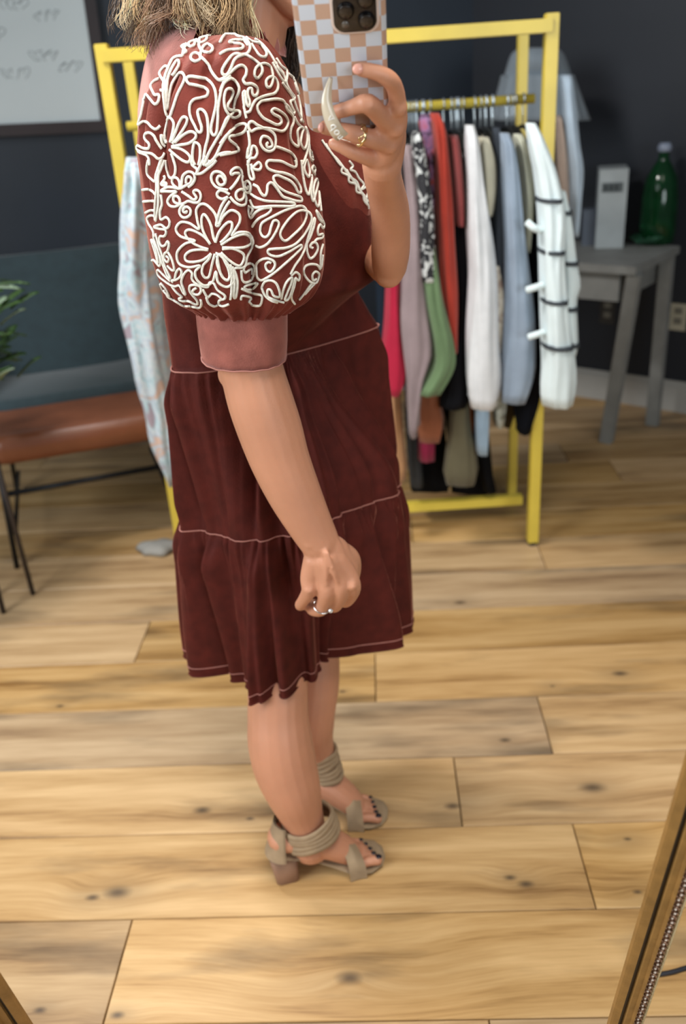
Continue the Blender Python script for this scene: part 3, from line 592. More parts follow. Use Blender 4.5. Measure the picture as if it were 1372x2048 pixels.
# legs
BP += [lm([(565, 960, 1.45, 46), (560, 1150, 1.42, 50), (556, 1290, 1.365, 57), (556, 1370, 1.325, 60), (556, 1430, 1.305, 61), (560, 1480, 1.29, 65), (570, 1530, 1.28, 64), (586, 1580, 1.27, 56), (604, 1630, 1.27, 43), (616, 1662, 1.27, 37), (622, 1688, 1.27, 40)], n=5)]
BP += [lm([(590, 960, 1.49, 46), (612, 1150, 1.48, 46), (630, 1290, 1.455, 47), (632, 1360, 1.435, 47), (624, 1420, 1.42, 47), (622, 1460, 1.42, 46), (636, 1500, 1.42, 33), (646, 1535, 1.42, 26), (650, 1562, 1.42, 27)], n=5)]
# feet : heel raised on the sandals
def foot(heel, ball_, toe, hz, sc=1.0, side=-1):
    heel, ball_, toe = map(np.array, (heel, ball_, toe)); ax = (toe-heel); ax /= np.linalg.norm(ax); lat = np.array([-ax[1], ax[0], 0.])
    up = np.array([0, 0, 1.])
    parts = [limb([heel+up*(hz+.028), heel+(ball_-heel)*.35+up*(hz*.85+.03), heel+(ball_-heel)*.7+up*(hz*.45+.028), ball_+up*.026, ball_+(toe-ball_)*.35+up*.02], [.026, .030, .029, .023, .016], 5, 16, 1.25, up=tuple(up))]
    parts.append(limb([heel+ax*.03+up*(hz+.075), heel+(ball_-heel)*.45+up*(hz*.8+.05), ball_-ax*.01+up*.032], [.026, .025, .018], 5, 14))
    tl = []
    for k in range(5):
        o_ = (k-2)*.0155*side; ln = (.046, .040, .036, .031, .025)[k]; r = (.0105, .0082, .0076, .0072, .0068)[k]
        b0 = ball_+lat*o_*1.05+up*.019; e = ball_+ax*ln+lat*o_*.95+up*(r+.010)
        parts.append(limb([b0, (b0+e)/2+up*.004, e], [r*1.05, r*.92, r], 3, 10)); tl.append((e+ax*.002+up*r*.86, r*.72, ax))
    return parts, tl, ax, lat
nf = foot((-.165, 1.262, 0), (-.030, 1.285, 0), (.02, 1.30, 0), .075, side=1)
ff = foot((-.125, 1.43, 0), (-.014, 1.41, 0), (.03, 1.41, 0), .075, side=1)
BP += nf[0]+ff[0]
raw = obj('body', merge(*[fixn(p) for p in BP]), SKIN, None)
md = raw.modifiers.new('r', 'REMESH'); md.mode = 'VOXEL'; md.voxel_size = .0024; md.use_smooth_shade = True
sm = raw.modifiers.new('s', 'SMOOTH'); sm.factor = .5; sm.iterations = 5
bpy.context.view_layer.update()
me = bpy.data.meshes.new_from_object(raw.evaluated_get(bpy.context.evaluated_depsgraph_get())); bpy.data.objects.remove(raw)
body = bpy.data.objects.new('body', me); COL.objects.link(body); setpar(body, person); me.polygons.foreach_set('use_smooth', [True]*len(me.polygons))
if not me.materials: me.materials.append(SKIN)
body['label'] = 'bare tanned forearms, hands, legs and feet'
# eyes, brows
for s in (-1, 1): obj('eye', ball(hp(.072, s*.030, .008), .0115, 14), mat('eye_white', srgb(235, 232, 228), .2), person)
# nails
NAIL = mat('nude_pink_nail', srgb(222, 160, 142), .22); DNAIL = mat('black_toe_polish', srgb(24, 22, 34), .15)
for x, y, d, a, b, ang in ((716, 138, .0075, .0062, .0050, .0), (659, 226, .0075, .0036, .0050, .3), (643, 255, .0075, .0042, .0050, .2)):
    nn = -ray(x, y); nn /= np.linalg.norm(nn); c_ = WY(x, y, YP(x, y, d))
    obj('fingernail', ball(c_+nn*.0052, (a*.9, .0024, b*.95), 14, Matrix.Rotation(ang, 3, 'Y')), NAIL, body)
for tl, sc in ((nf[1], 1), (ff[1], 1)):
    for p, r, ax_ in tl: obj('toenail', ball(p, (r, r*.8, .0022), 12), DNAIL, body)

# ---- rings
GOLD = mat('gold_metal', (.83, .62, .33, 1), .22, 1, var=.04); SILV = mat('silver_metal', (.8, .8, .82, 1), .18, 1, var=.04)
def ringband(c, ax_, r, th, m, name, wob=0):
    c = np.array(c); ax_ = np.array(ax_, float); ax_ /= np.linalg.norm(ax_); u = np.cross(ax_, [0, 1, .2]); u /= np.linalg.norm(u); v = np.cross(ax_, u)
    P = [c+r*(math.cos(a)*u+math.sin(a)*v)+ax_*wob*math.sin(7*a) for a in np.linspace(0, 2*math.pi, 49)[:-1]]
    return obj(name, tube(P, th, 8, closed=True), m, person)
A1 = WY(748, 279, YP(748, 279, .009)); A2 = WY(715, 269, YP(715, 269, .012)); cR = A1*.22+A2*.78
g = ringband(cR, A2-A1, .0098, .0016, GOLD, 'gold_ring', .0005); g['label'] = 'twisted gold ring on raised hand'
obj('ring_strand', tube([cR+(A2-A1)/np.linalg.norm(A2-A1)*.0022*math.cos(5*a)+.0100*(math.cos(a)*np.cross((A2-A1)/np.linalg.norm(A2-A1), [0, 1, 0])+math.sin(a)*np.array([0, 1, 0])) for a in np.linspace(0, 6.283, 49)[:-1]], .0009, 6, closed=True), GOLD, g)
B1 = WY(648, 1204, HY-.002); B2 = WY(641, 1220, HY+.014); cW = (B1+B2)/2
g = ringband(cW, B2-B1, .0128, .0015, SILV, 'wedding_ring'); g['label'] = 'silver ring with a clear stone on lowered hand'
st = WY(661, 1217, HY-.006); obj('gemstone', fixn(tube([st, st+np.array([0, -.003, -.002]), st+np.array([0, -.0055, -.003])], [.001, .0042, .0028], 8)), mat('clear_stone', (.85, .9, .92, 1), .03, 0, var=.02, Transmission_Weight=.5, IOR=2.0), g, smooth=False)

# ---- sandals
SUE = mat('taupe_suede', srgb(158, 136, 108), .85, scale=40, var=.12, bump=.3, bscale=400); HEEL = mat('heel_wrap', srgb(140, 106, 84), .7, scale=20, var=.12)
def sandal(heel, ball_, toe, ank, hz, lab, Rl):
    heel, ball_, toe, ank = map(np.array, (heel, ball_, toe, ank)); ax_ = (toe-heel)/np.linalg.norm(toe-heel); lat = np.array([-ax_[1], ax_[0], 0.]); up = np.array([0, 0, 1.])
    s = obj('sandal', (lambda R: fixn(loft(R)))([[c+lat*wd*math.cos(a)+up*(zz+.005*math.sin(a)) for a in np.linspace(0, 2*math.pi, 25)[:-1]] for c, wd, zz in
        [(heel-ax_*.026, .012, hz), (heel-ax_*.018, .026, hz-.001), (heel, .031, hz-.003), (heel+ax_*.05, .029, hz*.72), (heel+ax_*.09, .033, hz*.38), (ball_-ax_*.005, .045, .010), (ball_+ax_*.03, .046, .007), (ball_+ax_*.055, .034, .007), (ball_+ax_*.066, .014, .007)]]), SUE, person, label=lab)
    obj('block_heel', fixn(loft([[heel+ax_*(x*k)+lat*(y*k)+ax_*o_+up*z for x, y in ((-.028, -.022), (-.02, -.029), (.018, -.029), (.026, -.022), (.026, .022), (.018, .029), (-.02, .029), (-.028, .022))] for z, k, o_ in ((0.0, .80, .004), (.002, .82, .004), (hz*.9, 1., 0))])), HEEL, s)
    # heel counter
    R = []
    for t in np.linspace(0, 1, 8):
        R.append([heel+up*(hz-.004+.075*t)+ax_*(-.042*math.cos(a)*(1-.2*t)+.008+.016*t)+lat*.040*math.sin(a)*(1-.15*t) for a in np.linspace(-1.35+.35*t, 1.35-.35*t, 22)])
    inner = [[p-ax_*-.003 for p in r] for r in R]
    obj('heel_counter', fixn(merge(loft(R, closed=False), loft(inner, closed=False))), SUE, s)
    # toe strap
    R = []
    for t in np.linspace(-1, 1, 9):
        rg = []
        for a in np.linspace(0, math.pi, 22): rg.append(ball_+ax_*(-.008+.017*t-.010*math.cos(a))+lat*.050*math.cos(a)+up*(.004+.060*abs(math.sin(a))**.7-.003*abs(t)-.012*max(t, 0)*math.sin(a)))
        R.append(rg)
    obj('toe_strap', fixn(loft(R, closed=False)), SUE, s)
    # ankle wraps
    for k, (dz, tl, rr) in enumerate(Rl):
        P = []
        for a in np.linspace(0, 2*math.pi, 41)[:-1]: P.append(ank+up*(dz+tl*math.cos(a)+.002*math.sin(3*a+k))+ax_*(rr*1.12*math.cos(a)+dz*-.18)+lat*rr*.98*math.sin(a))
        obj('ankle_strap', tube(P, .0072, 10, closed=True, flat=.5, up=(0, 0, 1)), SUE, s)
zank = WY(620, 1655, 1.27)
sandal((-.165, 1.262, 0), (-.030, 1.285, 0), (.02, 1.30, 0), zank, .075, 'near taupe suede block heel sandal', [(-.016, .010, .0475), (-.006, .014, .0465), (.004, .010, .0455), (.013, .015, .0445), (.021, .012, .0435)])
zank = WY(647, 1528, 1.42)
sandal((-.125, 1.43, 0), (-.014, 1.41, 0), (.03, 1.41, 0), zank, .075, 'far taupe suede block heel sandal', [(-.030, .004, .029), (-.018, .008, .029), (-.006, .004, .029), (.006, .009, .0295), (.018, .005, .030), (.029, .008, .031)])

# ---- hair : strands as thin tapering locks with their own tint
def strands(groups, name, parent):
    V = []; Fc = []; K = []
    for n, root, mid, end, spread, tint, rad in groups:
        n = int(n*3.2); ncl = max(2, n//16); cl = [(rng.normal(0, 1, 3), rng.normal(0, 1, 3), rng.uniform(0, 6.28), rng.uniform(.002, .006), rng.choice([.35, .6, .9, 1.2, 1.55])) for _ in range(ncl)]
        for i in range(n):
            j = lambda s: rng.normal(0, 1, 3)*s
            ca_, cb_2, ph, wv, ct = cl[i % ncl]; ph = ph+rng.normal(0, .25)
            r0 = root+ca_*spread[0]*1.3+j(.004); m0 = mid+ca_*spread[1]*1.3+j(.0036); e0 = end+(ca_*.6+cb_2*.8)*spread[2]+j(.005)
            P = catmull([r0, r0*.5+m0*.5+np.array([0, -.008, .004])*1.0, m0, m0*.4+e0*.6+j(.0015), e0], 5)
            P = [p+np.array([wv*math.sin(t*.55+ph), wv*.6*math.cos(t*.5+ph), 0]) for t, p in enumerate(P)]
            R = [rad*(1-.75*(k/len(P))**2) for k in range(len(P))]
            v, f = tube(P, R, 4); o = len(V); V += v; Fc += [tuple(a+o for a in q) for q in f]
            c = np.array(tint)*ct*rng.uniform(.7, 1.25); K += [tuple(np.clip(c, 0, 1))+(1,)]*len(v)
    o = obj(name, (V, Fc), None, parent); me = o.data; at = me.color_attributes.new('tint', 'FLOAT_COLOR', 'POINT')
    at.data.foreach_set('color', np.array(K, dtype=np.float32).ravel())
    m = bpy.data.materials.new('hair'); m.use_nodes = True; nt = m.node_tree; b = nt.nodes['Principled BSDF']; a = nt.nodes.new('ShaderNodeAttribute'); a.attribute_name = 'tint'
    nt.links.new(a.outputs['Color'], b.inputs['Base Color']); b.inputs['Roughness'].default_value = .38; b.inputs['Specular IOR Level'].default_value = .5; me.materials.append(m)
    return o
BL = (.62, .42, .22); BR = (.25, .15, .09); DK = (.05, .035, .025); LB = (.85, .68, .44)
def Pw(x, y, d): return WY(x, y, d)
g_ = []
for (rx, ry, rz), (mx, my, md_), (ex, ey, ed), n, tint in [
    ((-.09, -.03, .02), (290, -60, 1.31), (284, 48, 1.29), 60, LB), ((-.09, -.03, .0), (300, -40, 1.30), (298, 54, 1.28), 60, BL), ((-.085, -.04, .0), (330, -30, 1.28), (322, 52, 1.27), 50, BR),
    ((-.09, -.03, .0), (300, -10, 1.29), (262, 72, 1.27), 30, BR), ((-.09, -.04, .0), (315, 0, 1.28), (290, 82, 1.27), 26, BR), ((-.07, -.06, .0), (350, -40, 1.26), (347, 38, 1.25), 60, BR),
    ((-.05, -.07, .0), (380, -40, 1.245), (385, 32, 1.235), 70, BL), ((-.03, -.072, .0), (410, -40, 1.235), (418, 34, 1.225), 60, LB), ((-.02, -.075, .0), (440, -50, 1.235), (452, 60, 1.225), 80, BL),
    ((0, -.075, .0), (462, -50, 1.24), (478, 72, 1.235), 60, BL), ((.02, -.07, .02), (480, -60, 1.25), (500, 84, 1.25), 30, LB), ((-.06, -.06, .0), (340, -20, 1.25), (400, 40, 1.235), 30, LB),
    ((-.10, 0, .03), (310, -80, 1.37), (310, 40, 1.37), 110, BR), ((-.05, -.06, .05), (400, -90, 1.29), (430, 0, 1.26), 110, BL)]:
    g_.append((n, hp(rx, ry, rz+.03), Pw(mx, my, md_), Pw(ex, ey, ed), (.011, .010, .010), tint, .00065))
for (mx, my), (ex, ey), n, tint in (((572, -20), (556, 110), 60, DK), ((585, 0), (578, 150), 60, DK), ((592, 0), (598, 175), 50, DK), ((570, 10), (572, 120), 12, BL), ((560, -10), (560, 80), 40, BR), ((600, 0), (612, 200), 40, DK), ((588, 10), (590, 170), 10, BL)):
    g_.append((n, hp(.0, .075, .03), Pw(mx, my, 1.47), Pw(ex, ey, 1.475), (.010, .008, .008), tint, .0008))
hair = strands(g_, 'hair', person); hair['label'] = 'shoulder length streaky blond brown hair'; hair['kind'] = 'stuff'
sc_ = ball(hp(-.018, 0, .045), (.096, .078, .088), 28)
obj('hair_crown', fixn(sc_), mat('hair_crown', (.33, .22, .13, 1), .5, scale=60, var=.4, stretch=(1, 1, .1)), person)

# ------------------------------------------------------------------ phone
phone = thing('phone', 'large phone in tan and pale blue checkered case held up to the mirror', 'phone', tuple(WD(690, 140, .82)))
Lp = .0835; top = pT-dn*.022; LEN = np.linalg.norm(pB-top)+.002; cen = top+dn*LEN/2+rt*.0
Mp = Matrix(((rt[0], -dn[0], nr[0], cen[0]), (rt[1], -dn[1], nr[1], cen[1]), (rt[2], -dn[2], nr[2], cen[2]), (0, 0, 0, 1)))
def loc(vf): return ([tuple(Mp @ Vector(tuple(map(float, p)))) for p in vf[0]], vf[1])
def rrect(w_, h_, r, n=8):
    P = []
    for cx, cy, a0 in ((w_/2-r, h_/2-r, 0), (-w_/2+r, h_/2-r, 90), (-w_/2+r, -h_/2+r, 180), (w_/2-r, -h_/2+r, 270)):
        for k in range(n+1): a = math.radians(a0+90*k/n); P.append((cx+r*math.cos(a), cy+r*math.sin(a)))
    return P
def rslab(w_, h_, r, z0, z1, bev=.0015, cx=0, cy=0):
    R = []
    for z, k in ((z0, bev), (z0+bev, 0), (z1-bev, 0), (z1-bev*.4, bev*.35), (z1, bev)): R.append([(x+cx, y+cy, z) for x, y in rrect(w_-2*k, h_-2*k, max(r-k, .0005))])
    return fixn(loft(R))
def checkmat():
    m = bpy.data.materials.new('checkered_case'); m.use_nodes = True; nt = m.node_tree; N = nt.nodes; L = nt.links; b = N['Principled BSDF']; b.inputs['Roughness'].default_value = .32
    g = N.new('ShaderNodeNewGeometry'); s0 = .0147
    outs = []
    for axv, off, s in ((rt, .0070+3*s0, s0), (dn, .0046, .0146)):
        d = N.new('ShaderNodeVectorMath'); d.operation = 'DOT_PRODUCT'; L.new(g.outputs['Position'], d.inputs[0]); d.inputs[1].default_value = tuple(map(float, axv))
        a = N.new('ShaderNodeMath'); a.operation = 'SUBTRACT'; L.new(d.outputs['Value'], a.inputs[0]); a.inputs[1].default_value = float((cen if axv is rt else top)@axv-off)
        q = N.new('ShaderNodeMath'); q.operation = 'DIVIDE'; L.new(a.outputs[0], q.inputs[0]); q.inputs[1].default_value = s
        f = N.new('ShaderNodeMath'); f.operation = 'FLOOR'; L.new(q.outputs[0], f.inputs[0]); outs.append(f.outputs[0])
    ad = N.new('ShaderNodeMath'); ad.operation = 'ADD'; L.new(outs[0], ad.inputs[0]); L.new(outs[1], ad.inputs[1])
    mo = N.new('ShaderNodeMath'); mo.operation = 'FLOORED_MODULO'; L.new(ad.outputs[0], mo.inputs[0]); mo.inputs[1].default_value = 2
    mx = N.new('ShaderNodeMix'); mx.data_type = 'RGBA'; L.new(mo.outputs[0], mx.inputs['Factor']); mx.inputs['A'].default_value = srgb(196, 160, 138); mx.inputs['B'].default_value = srgb(206, 212, 222)
    L.new(mx.outputs['Result'], b.inputs['Base Color']); return m
obj('phone_case', loc(rslab(Lp, LEN, .013, -.0125, 0, .0028)), checkmat(), phone)
obj('screen', loc(rslab(Lp-.006, LEN-.006, .011, -.0132, -.0124, .0002)), mat('black_glass', (.01, .01, .012, 1), .08), phone)
def pl(px, py):  # local phone coordinates of a photo point
    r = ray(px, py); t = ((cen-CC)@nr)/(r@nr); p = CC+r*t-cen; return float(p@rt), float(-(p@dn))
mx_, my_ = pl(709, 66); ml = pl(661, 30)[0]; mr = pl(759, 30)[0]; mw = mr-ml; mcx = (ml+mr)/2; mcy = my_+mw/2
cb = obj('camera_bump', loc(rslab(mw, mw, .012, -.002, .0022, .0012, mcx, mcy)), mat('bump_rim', srgb(214, 196, 186), .3), phone, label='pale raised rim around the lenses')
obj('camera_plate', loc(rslab(mw-.005, mw-.005, .0105, .0, .0026, .0004, mcx, mcy)), mat('dark_glass_plate', srgb(34, 29, 28), .15), cb)
for lx, ly in (pl(691, 17), pl(733, 36), (pl(733, 36)[0], pl(733, 36)[1]+.0195)):
    def dl(r0, z0, z1, m, nm, par): return obj(nm, loc(fixn(tube([(lx, ly, z0), (lx, ly, z1-.0003), (lx, ly, z1)], [r0, r0, r0*.95], 32))), m, par)
    q = dl(.0078, .002, .0050, mat('lens_ring', srgb(14, 14, 16), .25, .6), 'lens', phone)
    dl(.0060, .003, .0053, mat('lens_glass', srgb(44, 38, 34), .06), 'lens_glass', q)
fx, fy = pl(691, 46); obj('flash', loc(fixn(tube([(fx, fy, .002), (fx, fy, .0032)], [.0036, .0034], 20))), mat('flash_lens', srgb(92, 84, 76), .2), phone)
# finger strap with moulded letters
sp = [(662, 152, .0020), (656, 166, .010), (654, 182, .017), (659, 198, .023), (667, 212, .0265), (677, 228, .027), (686, 240, .024)]
wdt = [4, 8, 11, 12.5, 13.5, 14, 13]
cl = []
for (x, y, lift), wp in zip(sp, wdt):
    lx, ly = pl(x, y); cl.append((lx, ly, lift, wp*.84/F_PX))
cl = catmull(cl, 6); sr_ = []
for i, q in enumerate(cl):
    a = np.array(cl[max(i-1, 0)][:2]); b_ = np.array(cl[min(i+1, len(cl)-1)][:2]); t = (b_-a)/np.linalg.norm(b_-a); s = np.array([t[1], -t[0]])*-1
    c = np.array(q[:3]); S = np.array([s[0], s[1], -.15]); wq = q[3]
    sr_.append([c-S*wq, c-S*wq+np.array([0, 0, .0013]), c+np.array([0, 0, .0018]), c+S*wq+np.array([0, 0, .0013]), c+S*wq, c-np.array([0, 0, .0004])])
strap = obj('finger_strap', loc(fixn(loft(sr_))), mat('pearly_silicone', srgb(206, 192, 168), .25, Coat_Weight=.3), phone, label='pearly ivory loop strap with raised letters')
for ch, (x, y), sz in (('v', (662, 200), .0115), ('q', (668, 212), .0115), ('o', (675, 223), .0115), ('u', (681, 234), .0105)):
    cu = bpy.data.curves.new('letter', 'FONT'); cu.body = ch; cu.size = sz; cu.extrude = .0004; cu.bevel_depth = .00015; cu.align_x = 'CENTER'; cu.align_y = 'CENTER'
    to = bpy.data.objects.new('letter', cu); COL.objects.link(to); lx, ly = pl(x, y)
    bpy.context.view_layer.update(); lme = bpy.data.meshes.new_from_object(to.evaluated_get(bpy.context.evaluated_depsgraph_get())); bpy.data.objects.remove(to)
    lo = bpy.data.objects.new('raised_letter', lme); COL.objects.link(lo); lme.materials.append(mat('pearly_letter', srgb(250, 246, 238), .3))
    zz = np.interp(y, [q[1] for q in sp], [q[2] for q in sp])+.0024
    lme.transform(Mp @ Matrix.Translation((lx, ly, float(zz))) @ Matrix.Rotation(math.radians(-50), 4, 'Z')); setpar(lo, strap)

# ------------------------------------------------------------------ clothes rack
YEL = mat('yellow_metal', srgb(214, 190, 74), .38, scale=6, var=.10, bump=.05)
rack = thing('clothes_rack', 'yellow square tube clothes rack standing behind the woman', 'clothes rack', (0.04, 2.7, 0))
XL, XR, YF, YB, HT, TW = -.536, .622, 2.56, 2.90, 1.545, .034
for x in (XL, XR):
    for y in (YF, YB):
        obj('post', bar((x, y, .012), (x, y, HT if y == YF else HT-.03), TW if y == YF else .03), YEL, rack, smooth=False)
        obj('foot_cap', fixn(tube([(x, y, 0), (x, y, .014)], [.014, .017], 16)), mat('black_rubber', srgb(30, 30, 32), .6), rack)
    obj('crossbar', bar((x, YF, HT-.035), (x, YB, HT-.035), .028), YEL, rack, smooth=False); obj('crossbar', bar((x, YF, 1.34), (x, YB, 1.34), .028), YEL, rack, smooth=False)
obj('top_bar', bar((XL, YF, HT-.028), (XR, YF, HT-.028), .032, .046), YEL, rack, smooth=False)
zb_ = float(WY(1038, 998, 2.73)[2]); obj('bottom_bar', bar((XL, 2.73, zb_), (XR, 2.73, zb_), .032), YEL, rack, smooth=False)
for x in (XL, XR): obj('crossbar', bar((x, YF, zb_), (x, YB, zb_), .024), YEL, rack, smooth=False)
YR = 2.73; HR = 1.345
obj('hanging_rail', fixn(tube([(XL, YR, HR), (XR, YR, HR)], .013, 14)), YEL, rack)

# ------------------------------------------------------------------ garments
def clothm(name, c, var=.10, sc=14, bump=.5): return mat(name, srgb(*c), .88, scale=sc, var=var, bump=bump, bscale=160, Sheen_Weight=(.15 if sum(c) > 200 else 0), Specular_IOR_Level=(.4 if sum(c) > 200 else .15))
def pattern(name, cols, sc=26):
    m = bpy.data.materials.new(name); m.use_nodes = True; nt = m.node_tree; N = nt.nodes; L = nt.links; b = N['Principled BSDF']; b.inputs['Roughness'].default_value = .85
    tc = N.new('ShaderNodeTexCoord'); n = N.new('ShaderNodeTexNoise'); n.inputs['Scale'].default_value = sc; n.inputs['Detail'].default_value = 2; n.inputs['Distortion'].default_value = 1.2
    L.new(tc.outputs['Object'], n.inputs['Vector']); r = N.new('ShaderNodeValToRGB'); r.color_ramp.interpolation = 'CONSTANT' if len(cols) == 2 else 'LINEAR'
    while len(r.color_ramp.elements) < len(cols): r.color_ramp.elements.new(.5)
    for i, c in enumerate(cols): r.color_ramp.elements[i].position = .34+.32*i/(len(cols)-1); r.color_ramp.elements[i].color = srgb(*c)
    if len(cols) == 2: r.color_ramp.elements[0].position = 0; r.color_ramp.elements[1].position = .52
    L.new(n.outputs[0], r.inputs[0]); L.new(r.outputs[0], b.inputs['Base Color']); return m
HANG = mat('black_hanger', srgb(24, 24, 27), .4); HOOK = mat('hook_metal', srgb(190, 200, 206), .25, .7)
def hanger(x, lab, yr=YR, hr=HR, ztop=None):
    h = thing('clothes_hanger', lab, 'hanger', (x, yr, hr), 'hangers on the yellow rack')
    P = [(x, yr+.016*math.sin(a), hr+.016*math.cos(a)+.0) for a in np.linspace(-2.2, 1.5, 12)]+[(x, yr+.004, hr-.03), (x, yr, hr-.07)]
    obj('hook', tube(P, .0022, 6), HOOK, h)
    obj('shoulder_bar', tube(catmull([(x, yr-.20, hr-.135), (x, yr-.12, hr-.095), (x, yr, hr-.07), (x, yr+.12, hr-.095), (x, yr+.20, hr-.135)], 4), .006, 8, flat=.7), HANG, h)
    obj('bottom_bar', tube([(x, yr-.19, hr-.137), (x, yr+.19, hr-.137)], .004, 6), HANG, h); return h
def hlab(l): return 'black hanger holding the '+' '.join(l.split()[:11])
def garment(name, label, cat, m, rows, Y0=2.52, dep=.055, slab=True, z_bot=None, wob=.10, hang=True, seed=0, rail=True):
    """rows: (py, left, right) outline of the front sleeve/edge; the body of the garment hangs behind it along the hanger"""
    t = thing(name, label, cat, tuple(WY((rows[0][1]+rows[0][2])/2, rows[0][0], Y0)))
    rs = interp_rows([(a, b, c) for a, b, c in rows], np.linspace(rows[0][0], rows[-1][0], 26)); ph = seed*1.7
    rings = []
    for i, (y, L_, R_) in enumerate(rs):
        k = i/25; d_ = dep*(.75+.25*math.sin(math.pi*k)) 
        if i == 0: d_ *= .5
        rings.append(edgering(y, L_, R_, Y0, d_, n=48, pw=2.3, fold=lambda a, yy: wob*.6*math.sin(4*a+ph+yy*.010)+wob*.45*math.sin(7*a+ph*2-yy*.017)+wob*.3*math.sin(11*a-ph)))
    sl = obj('sleeve' if slab else 'panel', fixn(loft(rings)), m, t)
    if slab:
        xs = [(WY(L_, y, Y0)[0]+WY(R_, y, Y0)[0])/2 for y, L_, R_ in rs]; zs = [WY((L_+R_)/2, y, Y0)[2] for y, L_, R_ in rs]
        wd = max(.010, .22*min(abs(WY(R_, y, Y0)[0]-WY(L_, y, Y0)[0]) for y, L_, R_ in rs[3:-3])); x0 = xs[3]
        zt = HR-.085 if rows[0][0] > 400 else min(HR-.085, zs[0]+.02); zb = z_bot if z_bot is not None else zs[-1]+.02; R = []
        for i in range(18):
            k = i/17; z = zt*(1-k)+zb*k; sh = .05+.15*SM(0, .14, k); hw = sh
            R.append([(x0+wd*(.5+.5*SM(0, .1, k))*math.cos(a)+.008*math.sin(5*a+ph+k*4)*k, YR+hw*math.sin(a)+.006*math.sin(9*a+ph), z) for a in np.linspace(0, 2*math.pi, 33)[:-1]])
        obj('body_panel', fixn(loft(R)), m, t)
        hanger(x0, hlab(label))
    return t
G = garment
G('shirt', 'black and white floral shirt hanging between mauve and purple garments', 'shirt', pattern('floral_bw', [(38, 38, 42), (205, 208, 206)], 34), [(262, 822, 842), (300, 824, 848), (360, 830, 858), (430, 836, 866), (500, 838, 868), (560, 842, 872)], seed=1, Y0=2.49)
G('cardigan', 'long mauve cardigan hanging nearest the raised elbow', 'cardigan', clothm('mauve_knit', (138, 122, 124)), [(290, 806, 824), (400, 812, 838), (520, 806, 846), (620, 800, 858), (700, 806, 866), (760, 812, 846), (868, 818, 832)], seed=2, dep=.06)
G('jacket', 'olive green jacket with gathered sleeve hem', 'jacket', clothm('olive_cloth', (96, 120, 84)), [(455, 838, 862), (500, 840, 870), (600, 848, 886), (680, 862, 905), (730, 862, 907), (785, 832, 880)], seed=3, Y0=2.50)
G('blouse', 'purple and rust printed blouse with puffed shoulder', 'blouse', pattern('plum_print', [(60, 48, 66), (150, 110, 150), (180, 70, 50)], 22), [(228, 842, 868), (250, 838, 872), (300, 850, 880), (360, 854, 882), (430, 860, 884)], seed=4, Y0=2.60)
G('sweater', 'rust red long sleeved sweater in the middle of the rail', 'sweater', clothm('rust_red_knit', (158, 48, 32)), [(226, 860, 878), (260, 866, 890), (340, 870, 898), (450, 872, 906), (580, 880, 914), (660, 892, 914), (700, 898, 914)], seed=5)
G('top', 'dusty rose top fading to black beside the rust sweater', 'top', clothm('dusty_rose', (130, 54, 52)), [(270, 896, 914), (330, 902, 922), (400, 908, 926), (450, 912, 926)], seed=6, Y0=2.53)
G('dress', 'long black dress hanging right of the rust sweater', 'dress', clothm('black_jersey', (14, 15, 20)), [(420, 906, 930), (520, 910, 934), (640, 912, 936), (740, 896, 936), (790, 884, 940), (812, 880, 930)], seed=7, Y0=2.57)
G('sweater', 'white long sleeved sweater hanging left of the grey blue one', 'sweater', clothm('white_knit', (208, 210, 212)), [(250, 930, 948), (290, 930, 956), (360, 933, 964), (460, 935, 980), (560, 938, 990), (680, 934, 996), (760, 934, 1000), (812, 942, 990)], seed=8, Y0=2.49, dep=.06)
G('shirt', 'cream shirt tucked behind the white sweater', 'shirt', clothm('cream_cotton', (200, 196, 174)), [(274, 956, 976), (320, 958, 988), (380, 962, 992), (430, 970, 982)], seed=9, Y0=2.56)
G('blouse', 'cream floral blouse sleeve low beside the white sweater', 'blouse', pattern('cream_floral', [(150, 128, 118), (206, 200, 184), (214, 210, 200)], 30), [(520, 980, 994), (580, 984, 1004), (640, 986, 1006), (700, 990, 1004)], seed=10, Y0=2.55)
G('cardigan', 'charcoal cardigan between cream shirt and grey blue sweater', 'cardigan', clothm('charcoal_knit', (58, 64, 72)), [(255, 985, 1000), (330, 990, 1006), (430, 986, 1010), (520, 986, 1012), (600, 996, 1014)], seed=11, Y0=2.55)
G('sweater', 'grey blue sweatshirt with long hanging sleeve', 'sweater', clothm('grey_blue_fleece', (134, 148, 164)), [(266, 1000, 1018), (310, 1002, 1030), (420, 1006, 1042), (540, 1010, 1054), (640, 1010, 1066), (740, 1004, 1070), (800, 1002, 1050)], seed=12, Y0=2.49, dep=.06)
G('shirt', 'pale cream shirt between grey blue and striped garments', 'shirt', clothm('pale_cream', (204, 206, 186)), [(268, 1028, 1042), (310, 1032, 1056), (380, 1040, 1064), (450, 1044, 1062), (500, 1046, 1058)], seed=13, Y0=2.53)
G('dress', 'black dress just left of the white striped cardigan', 'dress', clothm('black_rib', (10, 13, 20)), [(400, 1052, 1072), (500, 1056, 1078), (600, 1060, 1082), (700, 1060, 1084), (790, 1040, 1078), (862, 1034, 1058)], seed=14, Y0=2.57)
